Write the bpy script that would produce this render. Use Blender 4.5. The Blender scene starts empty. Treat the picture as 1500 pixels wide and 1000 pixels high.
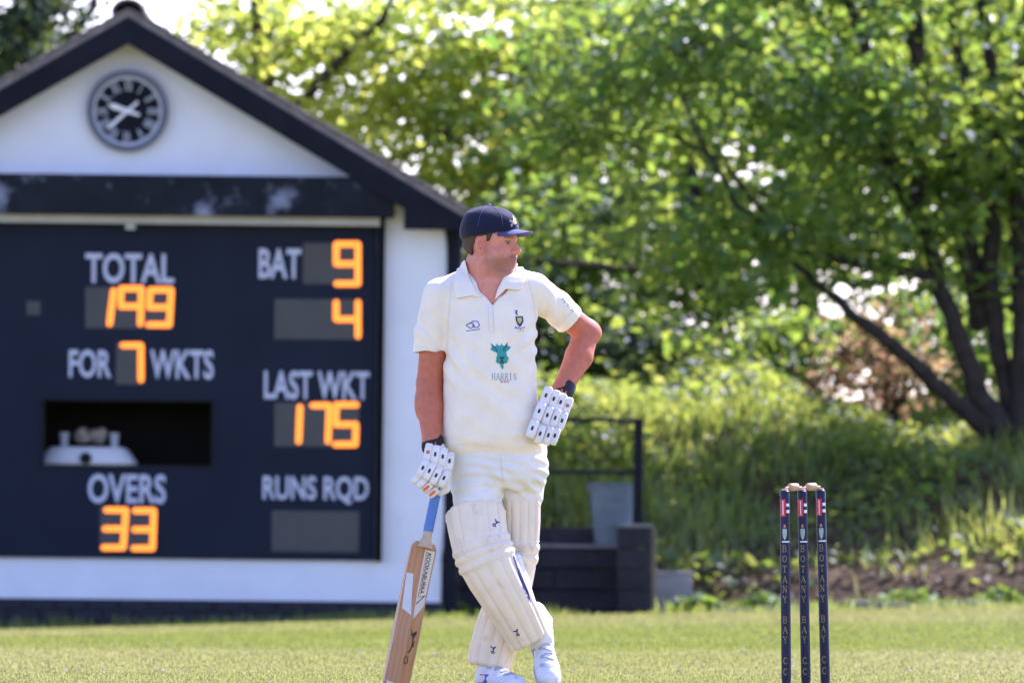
import bpy, bmesh, math, random
import numpy as np
from mathutils import Vector, Matrix, Quaternion
from mathutils.bvhtree import BVHTree

random.seed(7)
RNG = np.random.default_rng(11)
scene = bpy.context.scene
COL = scene.collection
R = math.radians

# ------------------------------------------------------------------ camera
FPX = 300.0 / 22.3 * 1500.0          # focal length in photo pixels (300 mm lens, 22.3 mm sensor)
CAM_Z = 0.506
HORIZON = 808.0
ROLL = R(0.6)
PITCH = math.atan((HORIZON - 500.0) / FPX)
cam_d = bpy.data.cameras.new('camera')
cam = bpy.data.objects.new('camera', cam_d)
COL.objects.link(cam)
scene.camera = cam
cam_d.sensor_width = 22.3
cam_d.lens = 300.0
cam_d.clip_start = 1.0
cam_d.clip_end = 6000.0
cam.rotation_euler = (Matrix.Rotation(R(90) + PITCH, 3, 'X') @ Matrix.Rotation(ROLL, 3, 'Z')).to_euler()
cam.location = (0, 0, CAM_Z)
cam_d.dof.use_dof = True
cam_d.dof.focus_distance = 50.0
cam_d.dof.aperture_fstop = 5.8
cam_d.dof.aperture_blades = 7
CM = cam.rotation_euler.to_matrix()


def P(px, py, Y):
    """photo pixel -> the point on its ray at depth Y (metres from the camera)"""
    d = CM @ Vector(((px - 750.0) / FPX, (500.0 - py) / FPX, -1.0))
    t = Y / d.y
    return Vector((d.x * t, Y, CAM_Z + d.z * t))


# ------------------------------------------------------------------ light
SUN_TO = Vector((0.60, 0.72, 1.0)).normalized()
world = bpy.data.worlds.new('World')
scene.world = world
world.use_nodes = True
wn = world.node_tree.nodes
sky = wn.new('ShaderNodeTexSky')
sky.sky_type = 'NISHITA'
sky.sun_disc = False
sky.sun_elevation = math.asin(SUN_TO.z)
sky.sun_rotation = math.atan2(SUN_TO.x, SUN_TO.y)
sky.air_density = 1.0
sky.dust_density = 0.3
sky.ozone_density = 1.8
wn['Background'].inputs['Strength'].default_value = 0.15
world.node_tree.links.new(sky.outputs[0], wn['Background'].inputs['Color'])
sl = bpy.data.lights.new('sun', 'SUN')
sl.energy = 5.0
sl.angle = R(0.53)
sl.color = (1.0, 0.96, 0.90)
sun = bpy.data.objects.new('sun', sl)
COL.objects.link(sun)
sun.rotation_euler = SUN_TO.to_track_quat('Z', 'Y').to_euler()
sun.location = (20, 40, 60)

scene.view_settings.view_transform = 'Standard'
scene.view_settings.look = 'None'
scene.view_settings.gamma = 1.0
scene.view_settings.use_curve_mapping = False
scene.view_settings.exposure = 1.3
scene.view_settings.use_white_balance = True      # the camera's balance: a little cooler than neutral
scene.view_settings.white_balance_temperature = 5600
scene.view_settings.white_balance_tint = 40
scene.render.engine = 'CYCLES'
scene.cycles.use_denoising = True
scene.cycles.max_bounces = 8
scene.cycles.transparent_max_bounces = 8
scene.cycles.sample_clamp_indirect = 10

# ------------------------------------------------------------------ materials
def nt_new(name):
    m = bpy.data.materials.new(name)
    m.use_nodes = True
    return m, m.node_tree.nodes, m.node_tree.links, m.node_tree.nodes['Principled BSDF']


def mat(name, col, rough=0.6, var=0.12, scale=8.0, bump=0.0, bscale=60.0, bdist=0.01, spec=0.4, metal=0.0,
        col2=None, stain=None, sheen=0.0, coord='Object', sss=0.0):
    """principled material whose colour wanders a little with noise; optional second-colour stains and relief"""
    m, n, l, b = nt_new(name)
    tc = n.new('ShaderNodeTexCoord')
    nz = n.new('ShaderNodeTexNoise')
    nz.inputs['Scale'].default_value = scale
    nz.inputs['Detail'].default_value = 6
    l.new(tc.outputs[coord], nz.inputs['Vector'])
    ramp = n.new('ShaderNodeMapRange')
    ramp.inputs[1].default_value = 0.25
    ramp.inputs[2].default_value = 0.75
    ramp.inputs[3].default_value = 1.0 - var
    ramp.inputs[4].default_value = 1.0 + var
    l.new(nz.outputs['Fac'], ramp.inputs[0])
    mul = n.new('ShaderNodeVectorMath')
    mul.operation = 'SCALE'
    mul.inputs[0].default_value = col[:3]
    l.new(ramp.outputs[0], mul.inputs['Scale'])
    out = mul.outputs[0]
    if col2 is not None:
        n2 = n.new('ShaderNodeTexNoise')
        n2.inputs['Scale'].default_value = stain[0]
        n2.inputs['Detail'].default_value = 8
        n2.inputs['Roughness'].default_value = 0.65
        l.new(tc.outputs[coord], n2.inputs['Vector'])
        mr = n.new('ShaderNodeMapRange')
        mr.inputs[1].default_value = stain[1]
        mr.inputs[2].default_value = stain[2]
        l.new(n2.outputs['Fac'], mr.inputs[0])
        mx = n.new('ShaderNodeMix')
        mx.data_type = 'RGBA'
        l.new(mr.outputs[0], mx.inputs[0])
        l.new(out, mx.inputs[6])
        mx.inputs[7].default_value = (*col2, 1)
        out = mx.outputs[2]
    l.new(out, b.inputs['Base Color'])
    b.inputs['Roughness'].default_value = rough
    b.inputs['Specular IOR Level'].default_value = spec
    b.inputs['Metallic'].default_value = metal
    if sheen:
        b.inputs['Sheen Weight'].default_value = sheen
    if sss:
        b.inputs['Subsurface Weight'].default_value = sss
        b.inputs['Subsurface Radius'].default_value = (0.012, 0.004, 0.002)
        b.inputs['Subsurface Scale'].default_value = 1.0
    if bump:
        nb = n.new('ShaderNodeTexNoise')
        nb.inputs['Scale'].default_value = bscale
        nb.inputs['Detail'].default_value = 5
        l.new(tc.outputs[coord], nb.inputs['Vector'])
        bp = n.new('ShaderNodeBump')
        bp.inputs['Strength'].default_value = bump
        bp.inputs['Distance'].default_value = bdist
        l.new(nb.outputs['Fac'], bp.inputs['Height'])
        l.new(bp.outputs[0], b.inputs['Normal'])
    return m


def leaf_mat(name, ca, cb, ta, tb, trans=0.5, rough=0.5, gloss=0.03):
    """leaf: reflecting and light-passing colours wander between two hues with the per-leaf 'tint' value"""
    m = bpy.data.materials.new(name)
    m.use_nodes = True
    n, l = m.node_tree.nodes, m.node_tree.links
    n.remove(n['Principled BSDF'])
    at = n.new('ShaderNodeAttribute')
    at.attribute_name = 'tint'
    def mix(a, b):
        x = n.new('ShaderNodeMix')
        x.data_type = 'RGBA'
        x.inputs[6].default_value = (*a, 1)
        x.inputs[7].default_value = (*b, 1)
        l.new(at.outputs['Fac'], x.inputs[0])
        return x.outputs[2]
    d = n.new('ShaderNodeBsdfDiffuse')
    t = n.new('ShaderNodeBsdfTranslucent')
    g = n.new('ShaderNodeBsdfGlossy')
    g.inputs['Roughness'].default_value = rough
    g.inputs['Color'].default_value = (0.9, 0.95, 1.0, 1)
    l.new(mix(ca, cb), d.inputs['Color'])
    l.new(mix(ta, tb), t.inputs['Color'])
    s1 = n.new('ShaderNodeMixShader')
    s1.inputs[0].default_value = trans
    l.new(d.outputs[0], s1.inputs[1])
    l.new(t.outputs[0], s1.inputs[2])
    s2 = n.new('ShaderNodeMixShader')
    s2.inputs[0].default_value = gloss
    l.new(s1.outputs[0], s2.inputs[1])
    l.new(g.outputs[0], s2.inputs[2])
    l.new(s2.outputs[0], n['Material Output'].inputs['Surface'])
    return m


def emit_mat(name, col, strength):
    m, n, l, b = nt_new(name)
    b.inputs['Base Color'].default_value = (*[c * 0.3 for c in col], 1)
    b.inputs['Emission Color'].default_value = (*col, 1)
    b.inputs['Emission Strength'].default_value = strength
    return m


# ------------------------------------------------------------------ object helpers
BASE = {}


def tag(o, label=None, cat=None, group=None, kind=None):
    if label: o['label'] = label
    if cat: o['category'] = cat
    if group: o['group'] = group
    if kind: o['kind'] = kind
    return o


def thing(name, base, label, cat, group=None):
    o = bpy.data.objects.new(name, None)
    o.empty_display_size = 0.1
    COL.objects.link(o)
    o.location = base
    BASE[o.name] = Vector(base)
    return tag(o, label, cat, group)


def mesh_obj(name, V, F, m, parent=None, smooth=False, base=None, attr=None):
    """V in world metres; the object's origin is its thing's base"""
    V = np.asarray(V, dtype=np.float64).reshape(-1, 3)
    if parent is not None:
        b = BASE[parent.name]
    elif base is not None:
        b = Vector(base)
    else:
        b = Vector(((V[:, 0].min() + V[:, 0].max()) / 2, (V[:, 1].min() + V[:, 1].max()) / 2, V[:, 2].min()))
    me = bpy.data.meshes.new(name)
    Vl = V - np.array(b)
    if isinstance(F, np.ndarray):
        k = F.shape[1]
        me.vertices.add(len(Vl))
        me.vertices.foreach_set('co', Vl.astype(np.float32).ravel())
        me.loops.add(F.size)
        me.loops.foreach_set('vertex_index', F.astype(np.int32).ravel())
        me.polygons.add(len(F))
        me.polygons.foreach_set('loop_start', np.arange(0, F.size, k, dtype=np.int32))
        me.update(calc_edges=True)
    else:
        me.from_pydata([tuple(v) for v in Vl], [], F)
        me.update()
    if smooth:
        me.polygons.foreach_set('use_smooth', np.ones(len(me.polygons), dtype=bool))
    if attr is not None:
        for an, arr in attr.items():
            if arr.ndim == 1:
                a = me.attributes.new(an, 'FLOAT', 'POINT')
                a.data.foreach_set('value', arr.astype(np.float32))
            else:
                a = me.attributes.new(an, 'FLOAT_COLOR', 'POINT')
                a.data.foreach_set('color', arr.astype(np.float32).ravel())
    if m is not None:
        me.materials.append(m)
    o = bpy.data.objects.new(name, me)
    COL.objects.link(o)
    if parent is not None:
        o.parent = parent
    else:
        o.location = b
    BASE[o.name] = Vector(b)
    return o


class MB:
    """collects simple shapes into one mesh"""
    def __init__(s):
        s.v, s.f = [], []

    def add(s, V, F):
        n = len(s.v)
        s.v += [tuple(p) for p in V]
        s.f += [tuple(i + n for i in f) for f in F]
        return s

    def box(s, lo, hi, bev=0.0, M=None):
        bm = bmesh.new()
        bmesh.ops.create_cube(bm, size=1.0)
        for v in bm.verts:
            v.co = Vector([lo[i] + (v.co[i] + 0.5) * (hi[i] - lo[i]) for i in range(3)])
        if bev:
            bmesh.ops.bevel(bm, geom=bm.edges[:] + bm.verts[:], offset=bev, segments=2, profile=0.6, affect='EDGES')
        if M is not None:
            bm.transform(M)
        bm.verts.index_update()
        s.add([v.co[:] for v in bm.verts], [[v.index for v in f.verts] for f in bm.faces])
        bm.free()
        return s

    def prism(s, pts, y0, y1):
        """outline in (x, z) pushed from y0 (front) to y1"""
        n = len(pts)
        V = [(p[0], y0, p[1]) for p in pts] + [(p[0], y1, p[1]) for p in pts]
        F = [list(range(n)), list(range(2 * n - 1, n - 1, -1))]
        F += [[i, i + n, (i + 1) % n + n, (i + 1) % n] for i in range(n)]
        return s.add(V, F)

    def tube(s, pts, rad, seg=10, cap=True):
        pts = [Vector(p) for p in pts]
        if not hasattr(rad, '__len__'):
            rad = [rad] * len(pts)
        V, F = [], []
        up = None
        for i, p in enumerate(pts):
            t = (pts[min(i + 1, len(pts) - 1)] - pts[max(i - 1, 0)]).normalized()
            if up is None:
                up = t.orthogonal().normalized()
            a = (up - t * up.dot(t))
            a = a.normalized() if a.length > 1e-6 else t.orthogonal().normalized()
            up = a
            b = t.cross(a)
            for k in range(seg):
                an = 2 * math.pi * k / seg
                V.append(p + (a * math.cos(an) + b * math.sin(an)) * rad[i])
        for i in range(len(pts) - 1):
            for k in range(seg):
                k2 = (k + 1) % seg
                F.append([i * seg + k, i * seg + k2, (i + 1) * seg + k2, (i + 1) * seg + k])
        if cap:
            F.append(list(range(seg - 1, -1, -1)))
            F.append(list(range((len(pts) - 1) * seg, len(pts) * seg)))
        return s.add(V, F)

    def obj(s, name, m, parent=None, smooth=False, base=None):
        o = mesh_obj(name, s.v, s.f, m, parent, smooth, base)
        return o


def smooth_by_angle(o, deg=35):
    me = o.data
    me.polygons.foreach_set('use_smooth', np.ones(len(me.polygons), dtype=bool))
    try:
        me.set_sharp_from_angle(angle=R(deg))
    except Exception:
        pass
    return o


def copy_obj(o, parent, loc=None):
    c = o.copy()
    COL.objects.link(c)
    c.parent = parent
    if loc is not None:
        c.location = loc
    if parent is not None:
        BASE[c.name] = BASE[parent.name]
    return c


# text as flat triangles, fitted to the unit square
_TEXT = {}


def text_tris(txt, bold=0.0):
    key = (txt, bold)
    if key in _TEXT:
        return _TEXT[key]
    c = bpy.data.curves.new('lettering_curve', 'FONT')
    c.body = txt
    c.size = 1.0
    c.offset = bold
    c.resolution_u = 4
    c.fill_mode = 'FRONT'
    o = bpy.data.objects.new('lettering_curve', c)
    COL.objects.link(o)
    dg = bpy.context.evaluated_depsgraph_get()
    me = bpy.data.meshes.new_from_object(o.evaluated_get(dg))
    V = np.array([v.co[:] for v in me.vertices])
    F = [list(p.vertices) for p in me.polygons]
    bpy.data.objects.remove(o)
    bpy.data.meshes.remove(me)
    V = V[:, :2]
    lo, hi = V.min(0), V.max(0)
    V = (V - lo) / (hi - lo)
    _TEXT[key] = (V, F, (hi - lo)[0] / (hi - lo)[1])
    return _TEXT[key]


# serif capitals drawn as strokes (x, y in 0..1), for the engraved-looking lettering
SERIF = {
    'H': [((.15, 0), (.15, 1), .13), ((.85, 0), (.85, 1), .13), ((.15, .52), (.85, .52), .07), ((0, 0), (.3, 0), .06), ((.7, 0), (1, 0), .06), ((0, 1), (.3, 1), .06), ((.7, 1), (1, 1), .06)],
    'A': [((.08, 0), (.5, 1), .07), ((.92, 0), (.5, 1), .14), ((.25, .35), (.75, .35), .06), ((-.05, 0), (.22, 0), .06), ((.76, 0), (1.05, 0), .06)],
    'R': [((.18, 0), (.18, 1), .13), ((.18, 1), (.6, 1), .07), ((.6, 1), (.82, .85), .1), ((.82, .85), (.82, .65), .13), ((.82, .65), (.6, .5), .1), ((.6, .5), (.18, .5), .07), ((.5, .5), (.92, 0), .13), ((0, 0), (.35, 0), .06), ((.85, 0), (1.05, 0), .06)],
    'I': [((.5, 0), (.5, 1), .15), ((.25, 0), (.75, 0), .06), ((.25, 1), (.75, 1), .06)],
    'S': [((.85, .8), (.7, .97), .08), ((.7, .97), (.35, .97), .08), ((.35, .97), (.15, .78), .11), ((.15, .78), (.28, .58), .12), ((.28, .58), (.72, .42), .13), ((.72, .42), (.86, .22), .12), ((.86, .22), (.65, .03), .1), ((.65, .03), (.3, .03), .08), ((.3, .03), (.12, .22), .08)],
    'B': [((.18, 0), (.18, 1), .14), ((.05, 1), (.6, 1), .07), ((.6, 1), (.78, .88), .1), ((.78, .88), (.78, .65), .13), ((.78, .65), (.6, .53), .1), ((.6, .53), (.18, .53), .07), ((.6, .53), (.86, .38), .1), ((.86, .38), (.86, .15), .13), ((.86, .15), (.65, 0), .1), ((.65, 0), (.05, 0), .07)],
    'O': [((.5, 0), (.18, .15), .08), ((.18, .15), (.08, .5), .13), ((.08, .5), (.18, .85), .13), ((.18, .85), (.5, 1), .08), ((.5, 1), (.82, .85), .08), ((.82, .85), (.92, .5), .13), ((.92, .5), (.82, .15), .13), ((.82, .15), (.5, 0), .08)],
    'T': [((.5, 0), (.5, 1), .14), ((.08, 1), (.92, 1), .08), ((.08, 1), (.06, .8), .07), ((.92, 1), (.94, .8), .07), ((.3, 0), (.7, 0), .06)],
    'N': [((.15, 0), (.15, 1), .07), ((.15, 1), (.85, 0), .14), ((.85, 0), (.85, 1), .07), ((0, 0), (.3, 0), .06), ((.7, 1), (1, 1), .06), ((0, 1), (.2, 1), .06)],
    'Y': [((.5, 0), (.5, .48), .14), ((.5, .45), (.1, 1), .13), ((.5, .45), (.9, 1), .07), ((.3, 0), (.7, 0), .06), ((-.02, 1), (.28, 1), .06), ((.74, 1), (1.02, 1), .06)],
    'C': [((.88, .78), (.7, .96), .08), ((.7, .96), (.4, 1), .09), ((.4, 1), (.16, .8), .12), ((.16, .8), (.08, .5), .14), ((.08, .5), (.16, .2), .14), ((.16, .2), (.4, 0), .12), ((.4, 0), (.7, .03), .09), ((.7, .03), (.9, .24), .07)],
}


def stroke_quads(strokes, wk=1.0, cuts=1):
    V, F = [], []
    if cuts > 1:
        strokes = [(np.array(a) + (np.array(b) - np.array(a)) * k / cuts, np.array(a) + (np.array(b) - np.array(a)) * (k + 1) / cuts, w) for a, b, w in strokes for k in range(cuts)]
    for (a, b, w) in strokes:
        a, b = np.array(a, float), np.array(b, float)
        d = b - a
        L = np.linalg.norm(d)
        d = d / max(L, 1e-6)
        nrm = np.array((-d[1], d[0])) * w * wk / 2
        a2, b2 = a - d * w * wk * 0.35, b + d * w * wk * 0.35
        n = len(V)
        V += [a2 - nrm, b2 - nrm, b2 + nrm, a2 + nrm]
        F.append([n, n + 1, n + 2, n + 3])
    return np.array(V), F


def map_flat(V2, F, mapper):
    return [mapper(u, v) for u, v in V2], F
# ------------------------------------------------------------------ implicit modelling (numpy field + surface nets)
def smin(a, b, k):
    if k <= 0:
        return np.minimum(a, b)
    h = np.clip(0.5 + 0.5 * (b - a) / k, 0, 1)
    return b * (1 - h) + a * h - k * h * (1 - h)


class Field:
    def __init__(s, xs, ys, zs):
        s.xs, s.ys, s.zs = [np.asarray(a, dtype=np.float32) for a in (xs, ys, zs)]
        s.F = np.full((len(xs), len(ys), len(zs)), 0.2, dtype=np.float32)

    @staticmethod
    def uni(lo, hi, h):
        return Field(*[np.arange(lo[i], hi[i] + h, h) for i in range(3)])

    def block(s, lo, hi):
        sl = []
        for a, l, h in zip((s.xs, s.ys, s.zs), lo, hi):
            i0 = max(int(np.searchsorted(a, l)) - 1, 0)
            i1 = min(int(np.searchsorted(a, h)) + 1, len(a))
            sl.append(slice(i0, max(i1, i0)))
        X = s.xs[sl[0]][:, None, None]
        Y = s.ys[sl[1]][None, :, None]
        Z = s.zs[sl[2]][None, None, :]
        return tuple(sl), X, Y, Z

    def put(s, fn, lo, hi, k=0.0, op='add', mg=0.06):
        sl, X, Y, Z = s.block([c - mg for c in lo], [c + mg for c in hi])
        if s.F[sl].size == 0:
            return s
        d = fn(X, Y, Z)
        if op == 'add':
            s.F[sl] = smin(s.F[sl], d, k)
        elif op == 'sub':
            s.F[sl] = -smin(-s.F[sl], d, k)
        elif op == 'and':
            s.F[sl] = -smin(-s.F[sl], -d, k)
        return s

    def cone(s, a, b, ra, rb, k=0.02, op='add', sy=1.0):
        """tapered capsule from a to b; sy stretches its section along Y"""
        a, b = np.array(a, float), np.array(b, float)
        ab = b - a
        q = ab * np.array((1, 1 / sy, 1))
        L2 = float(q @ q)
        def fn(X, Y, Z):
            px, py, pz = X - a[0], (Y - a[1]) / sy, Z - a[2]
            t = np.clip((px * q[0] + py * q[1] + pz * q[2]) / L2, 0, 1)
            return np.sqrt((px - t * q[0]) ** 2 + (py - t * q[1]) ** 2 + (pz - t * q[2]) ** 2) - (ra + (rb - ra) * t)
        r = max(ra, rb) * max(1, sy)
        return s.put(fn, np.minimum(a, b) - r, np.maximum(a, b) + r, k, op)

    def ell(s, c, r, M=None, k=0.02, op='add'):
        """ellipsoid; M's columns are its axes"""
        c = np.array(c, float)
        A = np.eye(3) if M is None else np.array(M, float)
        rm = max(r)
        def fn(X, Y, Z):
            px, py, pz = X - c[0], Y - c[1], Z - c[2]
            q = [(px * A[0][i] + py * A[1][i] + pz * A[2][i]) for i in range(3)]
            k0 = np.sqrt(sum((q[i] / r[i]) ** 2 for i in range(3)))
            k1 = np.sqrt(sum((q[i] / r[i] ** 2) ** 2 for i in range(3))) + 1e-6
            return k0 * (k0 - 1.0) / k1
        return s.put(fn, c - rm, c + rm, k, op)

    def rbox(s, c, h, M, rad, k=0.01, op='add'):
        c = np.array(c, float)
        A = np.array(M, float)
        def fn(X, Y, Z):
            px, py, pz = X - c[0], Y - c[1], Z - c[2]
            q = [np.abs(px * A[0][i] + py * A[1][i] + pz * A[2][i]) - (h[i] - rad) for i in range(3)]
            o = np.sqrt(sum(np.maximum(x, 0) ** 2 for x in q))
            return o + np.minimum(np.maximum(np.maximum(q[0], q[1]), q[2]), 0) - rad
        rm = float(np.linalg.norm(h))
        return s.put(fn, c - rm, c + rm, k, op)

    def loft(s, rows, k=0.02, off=0.0, p=2.3, op='add'):
        """upright loft; rows = (z, xc, a, yc, bfront, bback), superellipse sections"""
        rows = sorted(rows)
        Zr = np.array([r[0] for r in rows])
        def fn(X, Y, Z):
            z = Z.ravel()
            g = [np.interp(z, Zr, [r[i] for r in rows])[None, None, :].astype(np.float32) for i in range(1, 6)]
            a = g[1] + off
            dy = Y - g[2]
            b = np.where(dy < 0, g[3], g[4]) + off
            q = (np.abs((X - g[0]) / a) ** p + np.abs(dy / b) ** p) ** (1.0 / p)
            d = (q - 1.0) * np.minimum(a, b) * 0.9
            dz = np.maximum(Zr[0] - Z, Z - Zr[-1])
            return np.maximum(d, dz)
        am = max(r[2] for r in rows)
        lo = (min(r[1] - r[2] for r in rows), min(r[3] - r[4] for r in rows), Zr[0])
        hi = (max(r[1] + r[2] for r in rows), max(r[3] + r[5] for r in rows), Zr[-1])
        return s.put(fn, lo, hi, k, op)

    def plane(s, p, n, k=0.004, lo=None, hi=None):
        """keep only the side that n points away from"""
        p, n = np.array(p, float), np.array(n, float)
        n = n / np.linalg.norm(n)
        fn = lambda X, Y, Z: (X - p[0]) * n[0] + (Y - p[1]) * n[1] + (Z - p[2]) * n[2]
        if lo is None:
            lo, hi = (-1e3,) * 3, (1e3,) * 3
        return s.put(fn, lo, hi, k, 'and', mg=0.0)

    def mesh(s):
        F, xs, ys, zs = s.F, s.xs, s.ys, s.zs
        S = F < 0
        nx, ny, nz = F.shape
        c = [S[i:nx - 1 + i, j:ny - 1 + j, k:nz - 1 + k] for i in (0, 1) for j in (0, 1) for k in (0, 1)]
        anyc = c[0].copy(); allc = c[0].copy()
        for q in c[1:]:
            anyc |= q; allc &= q
        act = anyc & ~allc
        I = np.argwhere(act)
        idx = np.full(act.shape, -1, dtype=np.int64)
        idx[act] = np.arange(len(I))
        corner = [(i, j, k) for i in (0, 1) for j in (0, 1) for k in (0, 1)]
        edges = [(a, b) for a in range(8) for b in range(a + 1, 8) if sum(abs(corner[a][t] - corner[b][t]) for t in range(3)) == 1]
        val = [F[I[:, 0] + o[0], I[:, 1] + o[1], I[:, 2] + o[2]] for o in corner]
        pos = [np.stack([xs[I[:, 0] + o[0]], ys[I[:, 1] + o[1]], zs[I[:, 2] + o[2]]], 1).astype(np.float64) for o in corner]
        acc = np.zeros((len(I), 3)); cnt = np.zeros(len(I))
        for a, b in edges:
            m = (val[a] < 0) != (val[b] < 0)
            t = val[a] / np.where(m, val[a] - val[b], 1)
            pt = pos[a] + (pos[b] - pos[a]) * t[:, None]
            acc[m] += pt[m]; cnt[m] += 1
        V = acc / cnt[:, None]
        Q = []
        for ax in range(3):
            sh = [nx, ny, nz]
            s0 = [slice(1, n - 1) for n in sh]; s1 = [slice(1, n - 1) for n in sh]
            s0[ax] = slice(0, sh[ax] - 1); s1[ax] = slice(1, sh[ax])
            A, B = S[tuple(s0)], S[tuple(s1)]
            E = np.argwhere(A != B)
            off = np.array([1, 1, 1]); off[ax] = 0
            E = E + off
            u, v = (ax + 1) % 3, (ax + 2) % 3
            du = np.zeros(3, int); du[u] = 1
            dv = np.zeros(3, int); dv[v] = 1
            g = lambda e: idx[e[:, 0], e[:, 1], e[:, 2]]
            q = np.stack([g(E - du - dv), g(E - dv), g(E), g(E - du)], 1)
            neg = S[E[:, 0], E[:, 1], E[:, 2]]
            q[~neg] = q[~neg][:, ::-1]
            Q.append(q)
        Q = np.concatenate(Q)
        Q = Q[(Q >= 0).all(1)]
        return V, Q


def relax(V, Q, it=2, lam=0.5):
    """smooth a quad mesh a little"""
    e = np.concatenate([Q[:, [i, (i + 1) % 4]] for i in range(4)])
    e = np.concatenate([e, e[:, ::-1]])
    n = np.bincount(e[:, 0], minlength=len(V))[:, None]
    for _ in range(it):
        s = np.stack([np.bincount(e[:, 0], weights=V[e[:, 1], k], minlength=len(V)) for k in range(3)], 1)
        V = V + lam * (s / np.maximum(n, 1) - V)
    return V


def vnormals(V, Q):
    a = V[Q[:, 2]] - V[Q[:, 0]]
    b = V[Q[:, 3]] - V[Q[:, 1]]
    fn = np.cross(a, b)
    N = np.zeros_like(V)
    for i in range(4):
        for k in range(3):
            N[:, k] += np.bincount(Q[:, i], weights=fn[:, k], minlength=len(V))
    return N / np.maximum(np.linalg.norm(N, axis=1), 1e-9)[:, None]


def wavy(V, freq, seed, n=7):
    """smooth pseudo-noise in -1..1 from a few random sine waves"""
    r = np.random.default_rng(seed)
    o = np.zeros(len(V))
    for i in range(n):
        d = r.normal(size=3); d /= np.linalg.norm(d)
        f = freq * r.uniform(0.6, 1.6)
        o += np.sin(V @ d * f + r.uniform(0, 6.28) + 1.3 * np.sin(V @ r.normal(size=3) * f * 0.4 + i))
    return o / n * 1.6
# ------------------------------------------------------------------ ground
YB = 98.0                                  # depth of the scoreboard front
SB = YB / FPX                              # metres per photo pixel there
_p0, _p1 = P(0, 921, 97.6), P(1500, 889, 97.6)
GA = (_p1.z - _p0.z) / (_p1.x - _p0.x)
GB = _p0.z - GA * _p0.x


def sstep(a, b, x):
    t = np.clip((x - a) / (b - a), 0, 1)
    return t * t * (3 - 2 * t)


def ground_z(X, Y):
    X = np.asarray(X, float); Y = np.asarray(Y, float)
    z = (GA * np.clip(X, -9, 9) + GB) * sstep(56, 96, Y)
    right = sstep(0.85, 1.25, X)
    mid = sstep(-0.75, -0.45, X) * (1 - right)
    left = 1 - sstep(-0.75, -0.45, X)
    prof = 1.45 * (0.18 * sstep(98.9, 99.6, Y) + 0.82 * sstep(99.2, 104.2, Y)) + 0.25 * sstep(104, 112, Y)
    terr = np.where(Y > 98.95, np.maximum(prof, 0.5 * sstep(98.95, 99.02, Y)), 0)
    back = 1.6 * sstep(104.0, 107.5, Y)
    lump = (0.05 * np.sin(X * 2.3 + Y * 1.1) * np.sin(Y * 1.9 - X) * sstep(99.3, 101, Y) + (.16 * np.sin(X * 1.25 + .6) + .09 * np.sin(X * 3.1 + Y * .8) + .05 * np.sin(X * 6.3 - Y)) * sstep(101.5, 104, Y)) * (1 - left)
    z = z + prof * right + terr * mid + back * left + lump
    return z - 1.6 * sstep(118, 160, Y)


def axis(parts):
    return np.unique(np.concatenate([np.arange(a, b, h) for a, b, h in parts]))


gx = axis([(-900, -60, 60), (-60, -12, 4), (-12, -1.2, 0.6), (-1.2, 1.6, 0.08), (1.6, 9, 0.3), (9, 60, 3), (60, 901, 60)])
gy = axis([(-40, 40, 8), (40, 98, 1.0), (98, 105, 0.08), (105, 120, 0.8), (120, 200, 8), (200, 2100, 100)])
GX, GY = np.meshgrid(gx, gy, indexing='ij')
GZ = ground_z(GX, GY)
ii = np.arange(len(gx) * len(gy)).reshape(len(gx), len(gy))
GQ = np.stack([ii[:-1, :-1], ii[1:, :-1], ii[1:, 1:], ii[:-1, 1:]], -1).reshape(-1, 4)

gm, n, l, b = nt_new('turf_soil')
geo = n.new('ShaderNodeNewGeometry')
sep = n.new('ShaderNodeSeparateXYZ')
l.new(geo.outputs['Position'], sep.inputs[0])
nz = n.new('ShaderNodeTexNoise'); nz.inputs['Scale'].default_value = 0.35; nz.inputs['Detail'].default_value = 8
l.new(geo.outputs['Position'], nz.inputs['Vector'])
nf = n.new('ShaderNodeTexNoise'); nf.inputs['Scale'].default_value = 14; nf.inputs['Detail'].default_value = 6
l.new(geo.outputs['Position'], nf.inputs['Vector'])
r1 = n.new('ShaderNodeValToRGB')
r1.color_ramp.elements[0].position = 0.36; r1.color_ramp.elements[0].color = (0.125, 0.14, 0.03, 1)
r1.color_ramp.elements[1].position = 0.62; r1.color_ramp.elements[1].color = (0.20, 0.185, 0.065, 1)
# mowing bands across the field: pale square, greener strip, dry outer edge
bd = n.new('ShaderNodeMapRange'); bd.inputs[1].default_value = 69.0; bd.inputs[2].default_value = 71.5; bd.inputs[3].default_value = .12; bd.inputs[4].default_value = -.14
l.new(sep.outputs['Y'], bd.inputs[0])
bd2 = n.new('ShaderNodeMapRange'); bd2.inputs[1].default_value = 84.0; bd2.inputs[2].default_value = 88.0; bd2.inputs[3].default_value = 0.0; bd2.inputs[4].default_value = .2
l.new(sep.outputs['Y'], bd2.inputs[0])
ad = n.new('ShaderNodeMath'); l.new(bd.outputs[0], ad.inputs[0]); l.new(bd2.outputs[0], ad.inputs[1])
ad2 = n.new('ShaderNodeMath'); l.new(ad.outputs[0], ad2.inputs[0]); l.new(nz.outputs['Fac'], ad2.inputs[1])
l.new(ad2.outputs[0], r1.inputs[0])
r2 = n.new('ShaderNodeValToRGB')
r2.color_ramp.elements[0].position = 0.38; r2.color_ramp.elements[0].color = (0.036, 0.022, 0.010, 1)
r2.color_ramp.elements[1].position = 0.68; r2.color_ramp.elements[1].color = (0.13, 0.09, 0.042, 1)
l.new(nf.outputs['Fac'], r2.inputs[0])
mr = n.new('ShaderNodeMapRange'); mr.inputs[1].default_value = 98.3; mr.inputs[2].default_value = 98.8
l.new(sep.outputs['Y'], mr.inputs[0])
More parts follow.
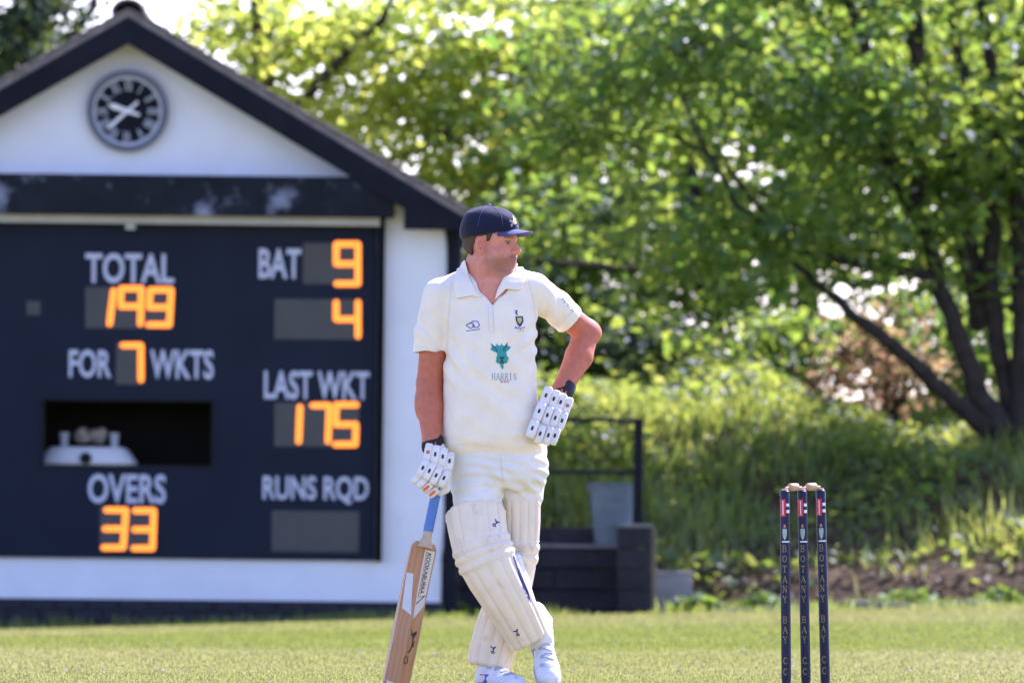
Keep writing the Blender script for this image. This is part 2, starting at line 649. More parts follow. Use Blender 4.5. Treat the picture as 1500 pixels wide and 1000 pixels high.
mx = n.new('ShaderNodeMix'); mx.data_type = 'RGBA'
mxr = n.new('ShaderNodeMapRange'); mxr.inputs[1].default_value = -2.6; mxr.inputs[2].default_value = -1.6
l.new(sep.outputs['X'], mxr.inputs[0])
mxs = n.new('ShaderNodeMapRange'); mxs.inputs[1].default_value = 12.0; mxs.inputs[2].default_value = 7.0
l.new(sep.outputs['X'], mxs.inputs[0])
mm1 = n.new('ShaderNodeMath'); mm1.operation = 'MULTIPLY'; l.new(mxr.outputs[0], mm1.inputs[0]); l.new(mxs.outputs[0], mm1.inputs[1])
mm2 = n.new('ShaderNodeMath'); mm2.operation = 'MULTIPLY'; l.new(mm1.outputs[0], mm2.inputs[0]); l.new(mr.outputs[0], mm2.inputs[1])
l.new(mm2.outputs[0], mx.inputs[0]); l.new(r1.outputs[0], mx.inputs[6]); l.new(r2.outputs[0], mx.inputs[7])
mv = n.new('ShaderNodeMix'); mv.data_type = 'RGBA'; mv.blend_type = 'MULTIPLY'; mv.inputs[0].default_value = 0.5
l.new(mx.outputs[2], mv.inputs[6]); l.new(nf.outputs['Color'], mv.inputs[7])
l.new(mx.outputs[2], b.inputs['Base Color'])
b.inputs['Roughness'].default_value = 0.95
b.inputs['Specular IOR Level'].default_value = 0.1
bp = n.new('ShaderNodeBump'); bp.inputs['Strength'].default_value = 0.6; bp.inputs['Distance'].default_value = 0.02
l.new(nf.outputs['Fac'], bp.inputs['Height']); l.new(bp.outputs[0], b.inputs['Normal'])
ground = mesh_obj('ground', np.stack([GX, GY, GZ], -1).reshape(-1, 3), GQ, gm, base=(0, 0, 0), smooth=True)
tag(ground, kind='structure')

# ------------------------------------------------------------------ scoreboard building
M_render = mat('white_render', (0.71, 0.72, 0.73), 0.85, 0.05, 3.0, 0.25, 90, 0.004, 0.2, col2=(0.54, 0.55, 0.55), stain=(1.7, 0.60, 0.80))
M_black = mat('black_gloss_paint', (0.009, 0.010, 0.015), 0.7, 0.25, 5.0, 0.15, 30, 0.003, 0.12)
M_scuff = mat('scuffed_shutter_paint', (0.012, 0.014, 0.019), 0.7, 0.3, 4.0, 0.2, 25, 0.004, 0.12, col2=(0.24, 0.27, 0.33), stain=(2.9, 0.555, 0.72))
M_tile = mat('roof_tile_clay', (0.21, 0.175, 0.15), 0.9, 0.35, 9.0, 0.5, 50, 0.006, 0.15, col2=(0.20, 0.19, 0.15), stain=(6, 0.55, 0.7))
M_brick = mat('dark_engineering_brick', (0.022, 0.022, 0.03), 0.75, 0.35, 3.0, 0.5, 60, 0.005, 0.25)
M_mortar = mat('dark_mortar', (0.05, 0.05, 0.052), 0.95, 0.2, 20)
M_board = mat('navy_board', (0.016, 0.020, 0.031), 0.8, 0.12, 2.0, 0.05, 20, 0.002, 0.08)
M_led_off = mat('unlit_display', (0.065, 0.062, 0.055), 0.7, 0.08, 14.0)
M_letter = mat('pale_vinyl_letters', (0.46, 0.48, 0.55), 0.6, 0.06, 10)
M_led = emit_mat('lit_led', (1.0, 0.265, 0.006), 0.88)
M_alu = mat('weathered_aluminium', (0.42, 0.40, 0.31), 0.5, 0.12, 6, metal=0.15)
M_dark = mat('dark_interior', (0.012, 0.011, 0.010), 0.9, 0.2, 4)
M_white = mat('white_plastic', (0.72, 0.72, 0.70), 0.45, 0.05, 6)
M_cream = mat('cream_plastic', (0.62, 0.56, 0.38), 0.5, 0.06, 6)
M_grey = mat('grey_metal', (0.20, 0.21, 0.24), 0.4, 0.1, 8, metal=0.4)

BC = P(183, 600, YB).x                     # building centre line
def bz(py, px=183): return P(px, py, YB).z
def bxz(px, py):
    p = P(px, py, YB); return p.x, p.z
z_g = float(ground_z(BC, 97.5)) - 0.25
z_pl = bz(877)                             # top of plinth
z_eave = bz(338, 640)
HW = 465 * SB                              # wall half width
bld = thing('scoreboard_hut', (BC, YB, z_g), 'white rendered hut with black gable boards and tiled roof holding the scoreboard', 'building')
apex_z = bz(8, 190)
slope = math.tan(R(30.2))
DEP = 4.6

# walls: front with the board recess left closed, a gabled shell
w = MB()
wall_t = 0.2
open_z0, open_z1 = bz(683), bz(585)
ox0, ox1 = P(62, 634, YB).x, P(312, 634, YB).x
gz = lambda x: apex_z - 0.24 - abs(x - BC) * slope      # underside of the roof along the gable
xl, xr = BC - HW, BC + HW
zt = gz(xr)
# front wall pieces around the serving hatch
w.box((xl, YB, z_pl), (xr, YB + wall_t, open_z0))
w.box((xl, YB, open_z0), (ox0, YB + wall_t, open_z1))
w.box((ox1, YB, open_z0), (xr, YB + wall_t, open_z1))
w.box((xl, YB, open_z1), (xr, YB + wall_t, zt))
w.prism([(xl, zt), (xr, zt), (BC, gz(BC))], YB, YB + wall_t)
w.obj('front_wall', M_render, bld)
w = MB()
w.box((xl, YB + wall_t, z_pl), (xl + wall_t, YB + DEP, zt))
w.box((xr - wall_t, YB + wall_t, z_pl), (xr, YB + DEP, zt))
w.box((xl + wall_t, YB + DEP - wall_t, z_pl), (xr - wall_t, YB + DEP, zt))
w.prism([(xl, zt), (xr, zt), (BC, gz(BC))], YB + DEP - wall_t, YB + DEP)
w.obj('side_wall', M_render, bld)
w = MB()
w.box((xl + wall_t + .002, YB + 1.2, z_pl), (xr - wall_t - .002, YB + 1.25, open_z1 + .6))
w.box((xl + wall_t + .002, YB + wall_t + .002, open_z0 - 0.02), (xr - wall_t - .002, YB + 1.2, open_z0 - 0.002))
w.box((xl + wall_t + .002, YB + wall_t + .002, open_z1 + 0.58), (xr - wall_t - .002, YB + 1.2, open_z1 + 0.6))
w.obj('interior', M_dark, bld)

# plinth of dark bricks
pl = MB()
pl.box((xl - .015, YB - 0.005, z_g), (xr + .015, YB + DEP, z_pl - 0.004))
plo = pl.obj('plinth', M_mortar, bld)
bk = MB().box((-.1055, -0.02, 0), (.1055, 0.02, 0.064), 0.004).obj('brick', M_brick, None, base=(0, 0, 0))
first = True
courses = int((z_pl - z_g) / 0.075)
for r in range(courses):
    zz = z_pl - 0.07 - r * 0.075
    x = xl - 0.01 + (0.113 if r % 2 else 0.0) + 0.1
    while x < xr + 0.0:
        o = bk if first else bk.copy()
        if not first: COL.objects.link(o)
        first = False
        o.parent = plo
        o.location = (x - BC, -0.018 + random.uniform(-.004, .004), zz - z_g)
        o.rotation_euler = (0, 0, random.uniform(-.01, .01))
        BASE[o.name] = BASE[bld.name]
        x += 0.225

# roof slopes: slab, verge boards, tiles at the verge and a ridge
L_half = (P(692, 300, YB).x - BC)
def rp(x, dz, y):  # point on the roof line at horizontal distance x right of the ridge
    return (BC + x, y, apex_z - abs(x) * slope + dz)
Y0r = YB - 0.28
for sgn in (1, -1):
    rs = MB()
    V = []
    for y in (Y0r + 0.012, YB + DEP + 0.2):
        V += [rp(0, -0.10, y), rp(sgn * L_half, -0.10, y), rp(sgn * L_half, -0.05, y), rp(0, -0.05, y)]
    F = [(0, 1, 2, 3), (7, 6, 5, 4), (0, 4, 5, 1), (1, 5, 6, 2), (2, 6, 7, 3), (3, 7, 4, 0)]
    if sgn < 0: F = [f[::-1] for f in F]
    ro = rs.add(V, F).obj('roof_slope', M_tile, bld)
    # tiles: courses down the slope, each a slightly tilted slab
    ncs = 21
    cosA, sinA = math.cos(math.atan(slope)), math.sin(math.atan(slope))
    run = L_half / ncs
    tl = None
    field = MB()
    for c in range(ncs):
        for k in range(17):
            y = Y0r + k * 0.272 + (0.136 if c % 2 and k else 0)
            p = Vector(rp(sgn * c * run, -0.048 + random.uniform(0, .006), y)) - BASE[bld.name]
            ang = math.atan(slope) - 0.085 + random.uniform(-.012, .012)
            if sgn < 0:
                p = p + Vector((0, 0, 0.014))
            rot = ang if sgn > 0 else math.pi - ang
            if k >= 2:      # out of sight behind the verge: one joined field
                field.box((0, 0, 0), (run / cosA + 0.06, 0.262, 0.016), 0, Matrix.Translation(p + BASE[bld.name]) @ Matrix.Rotation(rot, 4, 'Y'))
                continue
            if tl is None:
                tl = MB().box((0, 0, 0), (run / cosA + 0.06, 0.262, 0.016), 0.003).obj('roof_tile', M_tile, None, base=(0, 0, 0)); o = tl
            else:
                o = tl.copy(); COL.objects.link(o)
            o.parent = ro
            o.location = p
            o.rotation_euler = (0, rot, 0)
            BASE[o.name] = BASE[bld.name]
    tag(field.obj('tile_field', M_tile, ro), kind='stuff')
    # verge board
    vb = MB()
    e = L_half - 0.01
    pts = [(BC, apex_z - .092), (BC + sgn * e, apex_z - .092 - e * slope), (BC + sgn * e, z_eave), (BC + sgn * (P(592, 315, YB).x - BC), z_eave),
           (BC + sgn * (P(592, 315, YB).x - BC), gz(P(592, 315, YB).x) - .045), (BC, gz(BC) - .045)]
    if sgn < 0: pts = pts[::-1]
    vb.prism(pts, Y0r, Y0r + 0.035)
    vb.obj('verge_board', M_black, bld)
    sf = MB()
    x1, x2 = sorted((BC + sgn * (HW + .002), BC + sgn * (L_half - .02)))
    sf.box((x1, Y0r + .036, z_eave + .002), (x2, YB + DEP + .15, z_eave + .03))
    sf.box(*[(min(BC + sgn * (L_half - .02), BC + sgn * (L_half + .0)), Y0r + .036, z_eave + .03), (max(BC + sgn * (L_half - .02), BC + sgn * L_half), YB + DEP + .15, z_eave + .13)])
    sf.obj('soffit_box', M_black, bld)
# ridge tiles
rt = None
for k in range(11):
    y = Y0r - .01 + k * 0.46
    if rt is None:
        m_ = MB()
        V, F = [], []
        for yy in (0, 0.45):
            for rr in (0.125, 0.105):
                for a in range(9):
                    an = math.pi * a / 8
                    V.append((math.cos(an) * rr, yy, math.sin(an) * rr * 0.85))
        for a in range(8):
            F += [(a, a + 1, 19 + a, 18 + a), (9 + a + 1, 9 + a, 27 + a, 27 + a + 1), (a + 1, a, 9 + a, 9 + a + 1), (18 + a, 19 + a, 28 + a, 27 + a)]
        F += [(0, 18, 27, 9), (8, 17, 35, 26)]
        F = [f[::-1] for f in F]
        m_.add(V, F)
        rt = m_.obj('ridge_tile', M_tile, None, base=(0, 0, 0)); o = rt
    else:
        o = rt.copy(); COL.objects.link(o)
    o.parent = bld
    o.location = Vector((BC, y, apex_z - 0.065)) - BASE[bld.name]
    BASE[o.name] = BASE[bld.name]

# black rainwater pipe at the right corner
dp = MB()
xp = xr + 0.075
dp.tube([(xp, YB - .02, z_eave + .02), (xp, YB - .02, z_pl - .3)], 0.055, 14)
for py in (420, 560, 700, 820):
    zz = bz(py)
    dp.tube([(xp, YB - .02, zz), (xp, YB - .02, zz + .05)], 0.066, 14)
    dp.box((xr + 0.001, YB + .0, zz + .01), (xp, YB + .03, zz + .04))
smooth_by_angle(dp.obj('rainwater_pipe', M_black, bld))

# ------------------------------------------------------------------ roller shutter above the board
xh0, xh1 = BC - 392 * SB, BC + 392 * SB
sh = thing('roller_shutter', (BC, YB - .2, bz(330)), 'scuffed black roller shutter box with pale bottom rail above the scoreboard', 'shutter')
z1, z0 = bz(257), bz(316)
MB().box((xh0, YB - 0.24, z0), (xh1, YB - 0.002, z1), 0.012).obj('housing', M_scuff, sh)
xb0, xb1 = BC - 371 * SB, BC + 371 * SB
rl = MB()
rl.box((xb0, YB - 0.155, bz(328)), (xb1, YB - 0.115, bz(322)), 0.004)
rl.box((xb0, YB - 0.145, bz(322)), (xb1, YB - 0.125, z0 + .01))
rl.obj('bottom_rail', M_alu, sh)
hx = P(192, 330, YB).x
MB().box((hx - .035, YB - .165, bz(337)), (hx + .035, YB - .12, bz(329)), 0.005).obj('pull_handle', M_alu, sh)
for sx in (-1, 1):
    xg = BC + sx * 374 * SB
    gd = MB()
    gd.box((xg - .022, YB - .10, bz(818)), (xg - .016, YB - .002, z0), 0)
    gd.box((xg + .016, YB - .10, bz(818)), (xg + .022, YB - .002, z0), 0)
    gd.box((xg - .016, YB - .03, bz(818)), (xg + .016, YB - .002, z0), 0)
    gd.obj('guide_rail', M_black, sh)

# ------------------------------------------------------------------ the scoreboard
YS = YB - 0.035
sbd = thing('scoreboard', (BC, YB, bz(818)), 'navy electronic cricket scoreboard with orange digits reading 199 for 7', 'scoreboard')
x0, x1 = BC - 368 * SB, BC + 368 * SB
pm = MB()
pb, pt = bz(817), bz(316)
pm.box((x0, YS, pb), (x1, YB - .002, open_z0))
pm.box((x0, YS, open_z0), (ox0, YB - .002, open_z1))
pm.box((ox1, YS, open_z0), (x1, YB - .002, open_z1))
pm.box((x0, YS, open_z1), (x1, YB - .002, pt))
pm.obj('panel', M_board, sbd)
hf = MB()
t_ = .012
hf.box((ox0 - t_, YS - .008, open_z0 - t_), (ox1 + t_, YS - .001, open_z0))
hf.box((ox0 - t_, YS - .008, open_z1), (ox1 + t_, YS - .001, open_z1 + t_))
hf.box((ox0 - t_, YS - .008, open_z0), (ox0, YS - .001, open_z1))
hf.box((ox1, YS - .008, open_z0), (ox1 + t_, YS - .001, open_z1))
hf.obj('hatch_frame', M_board, sbd)
rv = MB()
y0_, y1_ = YS - .0005, YB + wall_t + .01
rv.box((ox0 + .001, y0_, open_z0 + .001), (ox1 - .001, y1_, open_z0 + .011))
rv.box((ox0 + .001, y0_, open_z1 - .011), (ox1 - .001, y1_, open_z1 - .001))
rv.box((ox0 + .001, y0_, open_z0 + .0115), (ox0 + .011, y1_, open_z1 - .0115))
rv.box((ox1 - .011, y0_, open_z0 + .0115), (ox1 - .001, y1_, open_z1 - .0115))
rv.obj('hatch_lining', M_dark, sbd)


def board_text(txt, xa, ya, xb, yb, bold=0.022):
    V2, F, _ = text_tris(txt, bold)
    c = P((xa + xb) / 2, (ya + yb) / 2, YS)
    wx, wz = (xb - xa) * SB, (yb - ya) * SB
    V = [(c.x + (u - .5) * wx, YS - .004, c.z + (v - .5) * wz) for u, v in V2]
    o = mesh_obj('lettering', V, F, M_letter, sbd)
    o['label'] = 'pale lettering reading ' + txt
    return o


for a in (('TOTAL', 125, 371, 255, 415), ('FOR', 101, 512, 163, 553), ('WKTS', 220, 512, 313, 555), ('OVERS', 129, 694, 243, 737),
          ('BAT', 379, 364, 441, 408), ('LAST WKT', 387, 543, 541, 585), ('RUNS RQD', 385, 697, 540, 738)):
    board_text(*a)


def win(xa, ya, xb, yb, name='display_window'):
    c = P((xa + xb) / 2, (ya + yb) / 2, YS)
    wx, wz = (xb - xa) * SB / 2, (yb - ya) * SB / 2
    MB().box((c.x - wx, YS - .006, c.z - wz), (c.x + wx, YS - .001, c.z + wz), 0.002).obj(name, M_led_off, sbd)


for a in ((125, 421, 254, 481), (170, 502, 210, 563), (146, 742, 229, 807), (444, 356, 529, 416), (402, 438, 529, 497), (402, 590, 526, 654), (398, 748, 526, 808)):
    win(*a)
win(39, 441, 59, 461, 'light_sensor')


def capsule2(a, b, r, n=6):
    a, b = Vector(a), Vector(b)
    d = (b - a).normalized(); q = Vector((-d.y, d.x))
    pts = []
    for i in range(n + 1):
        an = -math.pi / 2 + math.pi * i / n
        pts.append(b + (d * math.cos(an) + q * math.sin(an)) * r)
    for i in range(n + 1):
        an = math.pi / 2 + math.pi * i / n
        pts.append(a + (d * math.cos(an) + q * math.sin(an)) * r)
    return pts


SEG = {'a': ((0, 1), (1, 1)), 'b': ((1, 1), (1, .5)), 'c': ((1, .5), (1, 0)), 'd': ((0, 0), (1, 0)), 'e': ((0, 0), (0, .5)), 'f': ((0, .5), (0, 1)), 'g': ((0, .5), (1, .5)), 's': ((0, .62), (0, 1))}


def digit(segs, xa, ya, xb, yb, slant=0.0, th=9.0):
    """seven-segment figure; the px box is its outer edge"""
    r = th / 2
    for sgm in segs:
        (u0, v0), (u1, v1) = SEG[sgm]
        def pt(u, v):
            px = xa + r + u * (xb - xa - th) + slant * (v - .5)
            py = yb - r - v * (yb - ya - th)
            p = P(px, py, YS); return (p.x, p.z)
        A, B = Vector(pt(u0, v0)), Vector(pt(u1, v1))
        d = (B - A).normalized() * (0.6 * SB)
        pts = capsule2(A + d, B - d, r * SB * 0.97)
        MB().prism(pts, YS - .010 - .0006 * 'abcdefgs'.index(sgm), YS - .0062).obj('digit_segment', M_led, sbd)


digit('bc', 138, 421, 168, 479, 6)
digit('sabgc', 172, 418, 211, 479, 2)
digit('afbgcd', 214, 420, 254, 480, 3)
digit('abc', 175, 501, 211, 561, 0)
digit('abgcd', 149, 742, 187, 806, 4)
digit('abgcd', 192, 743, 229, 807, 2)
digit('afbgcd', 488, 353, 529, 420)
digit('fbgc', 488, 438, 529, 497)
digit('bc', 410, 591, 443, 651, 2)
digit('abc', 452, 589, 486, 651, 2)
digit('afgcd', 487, 588, 526, 655, 2)

# ------------------------------------------------------------------ clock in the gable
cc = P(187, 163, YB)
clk = thing('wall_clock', (cc.x, YB, cc.z - 60 * SB), 'round black-dialled clock with Roman numerals on the white gable', 'clock')
def ring(name, r0, r1, y0, y1, m):
    n = 48
    V, F = [], []
    for y in (y0, y1):
        for r in (r0, r1):
            for k in range(n):
                a = 2 * math.pi * k / n
                V.append((cc.x + r * math.cos(a), y, cc.z + r * math.sin(a)))
    for k in range(n):
        j = (k + 1) % n
        F += [(k, j, n + j, n + k)[::-1], (2 * n + k, 2 * n + j, 3 * n + j, 3 * n + k), (n + k, n + j, 3 * n + j, 3 * n + k)[::-1], (k, j, 2 * n + j, 2 * n + k)]
    return smooth_by_angle(mesh_obj(name, V, F, m, clk))
M_clockring = mat('clock_bezel_grey', (0.09, 0.095, 0.12), 0.4, 0.1, 10, metal=0.3)
M_dial = mat('clock_dial_black', (0.008, 0.009, 0.014), 0.7, 0.1, 10, spec=.1)
M_numer = mat('clock_silver_print', (0.45, 0.47, 0.5), 0.5, 0.05, 10)
ring('bezel', 51 * SB, 60 * SB, YB - 0.07, YB - .001, M_clockring)
ring('inner_rim', 47 * SB, 50.9 * SB, YB - 0.05, YB - .001, M_numer)
MB().tube([(cc.x, YB - .03, cc.z), (cc.x, YB - .002, cc.z)], 47.2 * SB, 48).obj('dial', M_dial, clk)
rom = ['XII', 'I', 'II', 'III', 'IIII', 'V', 'VI', 'VII', 'VIII', 'IX', 'X', 'XI']
for h, t in enumerate(rom):
    V2, F, asp = text_tris(t, 0.01)
    a = 2 * math.pi * h / 12
    hh, ww = 0.085, min(0.045 * asp, 0.055)
    ct, st = math.cos(a), math.sin(a)
    V = []
    for u, v in V2:
        lx, lz = (u - .5) * ww, 38.0 * SB + (v - .5) * hh
        V.append((cc.x + lx * ct + lz * st, YB - .0325, cc.z - lx * st + lz * ct))
    mesh_obj('numeral', V, F, M_numer, clk)
def hand(name, ang, l0, l1, w0, w1, y):
    ct, st = math.cos(ang), math.sin(ang)
    pts = [(-w0 / 2, -l0), (w0 / 2, -l0), (w1 / 2, l1 * .75), (0, l1), (-w1 / 2, l1 * .75)]
    V = [(cc.x + x * ct + z * st, cc.z - x * st + z * ct) for x, z in pts]
    MB().prism(V, y - .004, y).obj(name, M_white, clk)
hand('minute_hand', R(228), 0.10, 43 * SB, .018, .026, YB - .043)
hand('hour_hand', R(288), 0.09, 30 * SB, .020, .042, YB - .037)
MB().tube([(cc.x, YB - .052, cc.z), (cc.x, YB - .03, cc.z)], .022, 20).obj('centre_boss', M_white, clk)

# ------------------------------------------------------------------ what lies in the hatch
sill = open_z0 - 0.002
hc = P(128, 670, YB + .35)
kx = 0.355
case = thing('white_case', (hc.x, YB + .42, sill), 'low white domed case with a dark round hole lying in the scoreboard hatch', 'case')
V, F = [], []
prof = [(1.0, 0.0), (1.0, 0.035), (0.96, 0.055), (0.80, 0.13), (0.70, 0.142), (0.0, 0.146)]
n = 32
for (r, z) in prof[:-1]:
    for k in range(n):
        a = 2 * math.pi * k / n
        V.append((hc.x + kx * r * math.copysign(abs(math.cos(a)) ** .6, math.cos(a)), YB + .42 + .17 * r * math.copysign(abs(math.sin(a)) ** .6, math.sin(a)), sill + z))
for i in range(len(prof) - 2):
    for k in range(n):
        F.append((i * n + k, i * n + (k + 1) % n, (i + 1) * n + (k + 1) % n, (i + 1) * n + k))
F.append(tuple(range(n - 1, -1, -1))); F.append(tuple(range((len(prof) - 2) * n, (len(prof) - 1) * n)))
mesh_obj('shell', V, F, M_white, case, True)
V = [(hc.x + kx * 1.006 * math.copysign(abs(math.cos(2 * math.pi * k / n)) ** .6, math.cos(2 * math.pi * k / n)), YB + .42 + .172 * math.copysign(abs(math.sin(2 * math.pi * k / n)) ** .6, math.sin(2 * math.pi * k / n)), sill + z) for z in (.004, .033) for k in range(n)]
mesh_obj('base_band', V, [(k, (k + 1) % n, n + (k + 1) % n, n + k) for k in range(n)], M_cream, case, True)
MB().tube([(hc.x - .01, YB + .235, sill + .06), (hc.x - .01, YB + .30, sill + .06)], .042, 20).obj('round_hole', M_dark, case)
for i, (dx, lab) in enumerate(((-.17, 'small pale cup on the left end of the white case in the hatch'), (.19, 'small pale cup on the right end of the white case in the hatch'))):
    c = thing('cup', (hc.x + dx, YB + .42, sill + .142), lab, 'cup', 'cups standing on the white case')
    m_ = MB()
    m_.tube([(hc.x + dx, YB + .42, sill + .143), (hc.x + dx, YB + .42, sill + .15), (hc.x + dx, YB + .42, sill + .235)], [.024, .027, .034], 16)
    m_.obj('cup_wall', M_letter, c, True)
    MB().tube([(hc.x + dx, YB + .42, sill + .233), (hc.x + dx, YB + .42, sill + .243)], [.036, .036], 16).obj('rim', M_white, c, True)
bag = thing('crumpled_bag', (hc.x + .02, YB + .44, sill + .142), 'crumpled pale paper bag on top of the white case in the hatch', 'bag')
f = Field.uni((hc.x - .16, YB + .33, sill + .12), (hc.x + .2, YB + .56, sill + .34), .008)
rr_ = random.Random(3)
for k in range(9):
    f.ell((hc.x + .02 + rr_.uniform(-.08, .08), YB + .44 + rr_.uniform(-.03, .03), sill + .2 + rr_.uniform(-.01, .05)), (rr_.uniform(.03, .05), .04, rr_.uniform(.03, .05)), k=.01)
f.plane((0, 0, sill + .146), (0, 0, -1))
V, Q = f.mesh()
mesh_obj('paper', V, Q, mat('brown_paper', (.35, .31, .26), .9, .3, 30, .6, 60, .01), bag, False)

# ------------------------------------------------------------------ sleeper wall, pier, railing, bucket right of the hut
M_sleeper = mat('tarred_timber', (0.022, 0.021, 0.024), 0.8, 0.4, 4.0, 0.6, 30, 0.008, 0.25, col2=(.06, .055, .05), stain=(5, .6, .8))
M_slab = mat('pale_concrete', (0.30, 0.29, 0.27), 0.9, 0.25, 8, 0.5, 60, 0.006)
YW = 98.75
sw = YW / FPX
wx0, wx1 = P(655, 850, YW).x, P(906, 850, YW).x
zb_ = float(ground_z(0.2, 98.2)) - 0.1
wt = thing('sleeper_wall', ((wx0 + wx1) / 2, YW, zb_), 'dark timber sleeper retaining wall beside the scoreboard hut', 'wall')
zt_ = P(780, 802, YW).z
nrow = 4
hh = (zt_ - zb_) / nrow
for r in range(nrow):
    xs_ = [wx0, wx1] if r % 2 else [wx0, (wx0 + wx1) / 2 + .15, wx1]
    for a, b_ in zip(xs_[:-1], xs_[1:]):
        MB().box((a + .003, YW + random.uniform(-.012, .012), zb_ + r * hh + .004), (b_ - .003, YW + .13, zb_ + (r + 1) * hh - .004), .012).obj('sleeper', M_sleeper, wt)
zt2 = P(780, 771, YW + .2).z
us = MB().box((wx0 + .02, YW + .16, zt_ - .1), (wx1 + .1, YW + .30, zt2), .012).obj('sleeper', M_sleeper, wt)
us['label'] = 'upper sleeper set back on the wall'
MB().box((wx0, YW - .02, zt_ + .002), (wx1, YW + .155, zt_ + .028), .006).obj('coping_board', mat('grey_weathered_board', (.16, .15, .14), .85, .3, 6, .4, 40, .005), wt)
px0, px1 = P(905, 830, YW - .35).x, P(955, 830, YW - .35).x
pr = thing('sleeper_pier', ((px0 + px1) / 2, YW - .25, zb_), 'square pier of stacked dark sleepers under the railing post', 'pier')
zt3 = P(930, 772, YW - .3).z
nrow = 5
hh = (zt3 - zb_) / nrow
for r in range(nrow):
    j = random.uniform(-.006, .006)
    MB().box((px0 + j, YW - .4, zb_ + r * hh + .003), (px1 + j, YW - .02, zb_ + (r + 1) * hh - .003), .01).obj('sleeper', M_sleeper, pr)
MB().box((px0 - .01, YW - .41, zt3 + .001), (px1 + .01, YW - .01, zt3 + .022), .005).obj('cap_board', bpy.data.materials['grey_weathered_board'], pr)
fe = MB()
fe.box((px1 + .002, YW - .3, zb_), (px1 + .03, YW - .25, zt3 - .01), .003)
fe.obj('edge_strip', mat('raw_timber', (.22, .17, .11), .8, .2, 6), pr)

M_rail = mat('black_metal_rail', (0.010, 0.011, 0.014), 0.7, 0.2, 8, spec=.1)
ry = YW - .2
rg = thing('hand_railing', (P(935, 770, ry).x, ry, zt3 + .02), 'black metal hand railing on the sleeper pier', 'railing')
pa, pb_ = P(934, 770, ry), P(934, 612, ry)
MB().box((pa.x - .035, ry - .03, zt3 + .022), (pa.x + .035, ry + .03, pb_.z), .006).obj('post', M_rail, rg)
p2 = P(700, 770, ry)
MB().box((p2.x - .03, ry - .03, zt_ - .3), (p2.x + .03, ry + .0, pb_.z), .006).obj('post', M_rail, rg)
MB().box((p2.x + .031, ry - .02, pb_.z - .035), (pa.x - .036, ry + .02, pb_.z - .002), .006).obj('top_rail', M_rail, rg)
zm = P(850, 691, ry).z
MB().box((p2.x + .031, ry - .015, zm - .014), (pa.x - .036, ry + .015, zm + .014), .005).obj('middle_rail', M_rail, rg)

by = YW + .08
bc_ = P(896, 790, by)
bzz = zt_ + .0285
bu = thing('bucket', (bc_.x, by, bzz), 'grey plastic bucket standing on the sleeper wall by the railing', 'bucket')
M_bucket = mat('grey_blue_plastic', (0.125, 0.155, 0.17), 0.6, 0.2, 6, 0.1, 40, .003, .2)
zt_b = P(896, 707, by).z
V, F = [], []
n = 28
prof = [(.0, 0, 0), (.115, 0, 0), (.122, .01, 0), (.165, 1, -.02), (.176, 1, -.015), (.176, 1, 0), (.155, 1, 0), (.11, .04, 0)]
for r, tt, dz in prof:
    for k in range(n):
        a = 2 * math.pi * k / n
        V.append((bc_.x + r * math.cos(a), by + r * .72 * math.sin(a), bzz + tt * (zt_b - bzz) + dz))
for i in range(len(prof) - 1):
    for k in range(n):
        F.append((i * n + k, i * n + (k + 1) % n, (i + 1) * n + (k + 1) % n, (i + 1) * n + k))
F.append(tuple(range((len(prof) - 1) * n, len(prof) * n)))
smooth_by_angle(mesh_obj('tub', V, F, M_bucket, bu))
hd = []
for k in range(13):
    a = math.pi * k / 12
    hd.append((bc_.x + .178 * math.cos(a), by - .12 * math.sin(a) - .01, zt_b - .02 - .09 * math.sin(a)))
MB().tube(hd, .004, 8).obj('handle', M_grey, bu)

# concrete block and stone edging at the foot of the bank
cb = P(986, 866, 98.9)
blk = thing('concrete_block', (cb.x, 98.95, float(ground_z(cb.x, 98.9)) - .02), 'pale concrete block at the foot of the bank by the pier', 'block')
zz = P(986, 836, 98.9).z
MB().box((cb.x - .135, 98.85, float(ground_z(cb.x, 98.9)) - .05), (cb.x + .135, 99.1, zz - .02), .008).obj('body', M_slab, blk)
MB().box((cb.x - .145, 98.84, zz - .019), (cb.x + .145, 99.11, zz), .006).obj('top_slab', mat('pink_grey_slab', (.38, .33, .30), .9, .2, 8), blk)
M_stone = mat('grey_edging_stone', (0.15, 0.14, 0.125), 0.9, 0.3, 7, 0.6, 40, 0.01)
stones = thing('stone_edging', (3.0, 98.75, float(ground_z(3, 98.6))), 'low line of grey edging stones along the foot of the bank', 'edging')
x = P(1035, 880, 98.7).x
i = 0
while x < 6.2:
    Ls = random.uniform(.22, .42)
    zg = float(ground_z(x + Ls / 2, 98.7))
    hs = random.uniform(.015, .06)
    if random.random() < .35:
        x += Ls; continue
    yo = random.uniform(-.14, .14)
    M_ = Matrix.Translation((x + Ls / 2, 98.72 + yo, zg)) @ Matrix.Rotation(random.uniform(-.08, .08), 4, 'Z') @ Matrix.Rotation(random.uniform(-.06, .06), 4, 'Y')
    MB().box((-Ls / 2, -.09, -.06), (Ls / 2 - .015, .09, hs), .022, M_).obj('stone', M_stone, stones)
    x += Ls + random.uniform(0, .06)
# ------------------------------------------------------------------ vegetation
LEAF = np.array([(0, 0, 0), (-.42, .30, .05), (-.24, .62, .03), (0, 1, -.10), (.24, .62, .03), (.42, .30, .05)])
LEAF_F = np.array([(0, 2, 1), (0, 3, 2), (0, 4, 3), (0, 5, 4)])


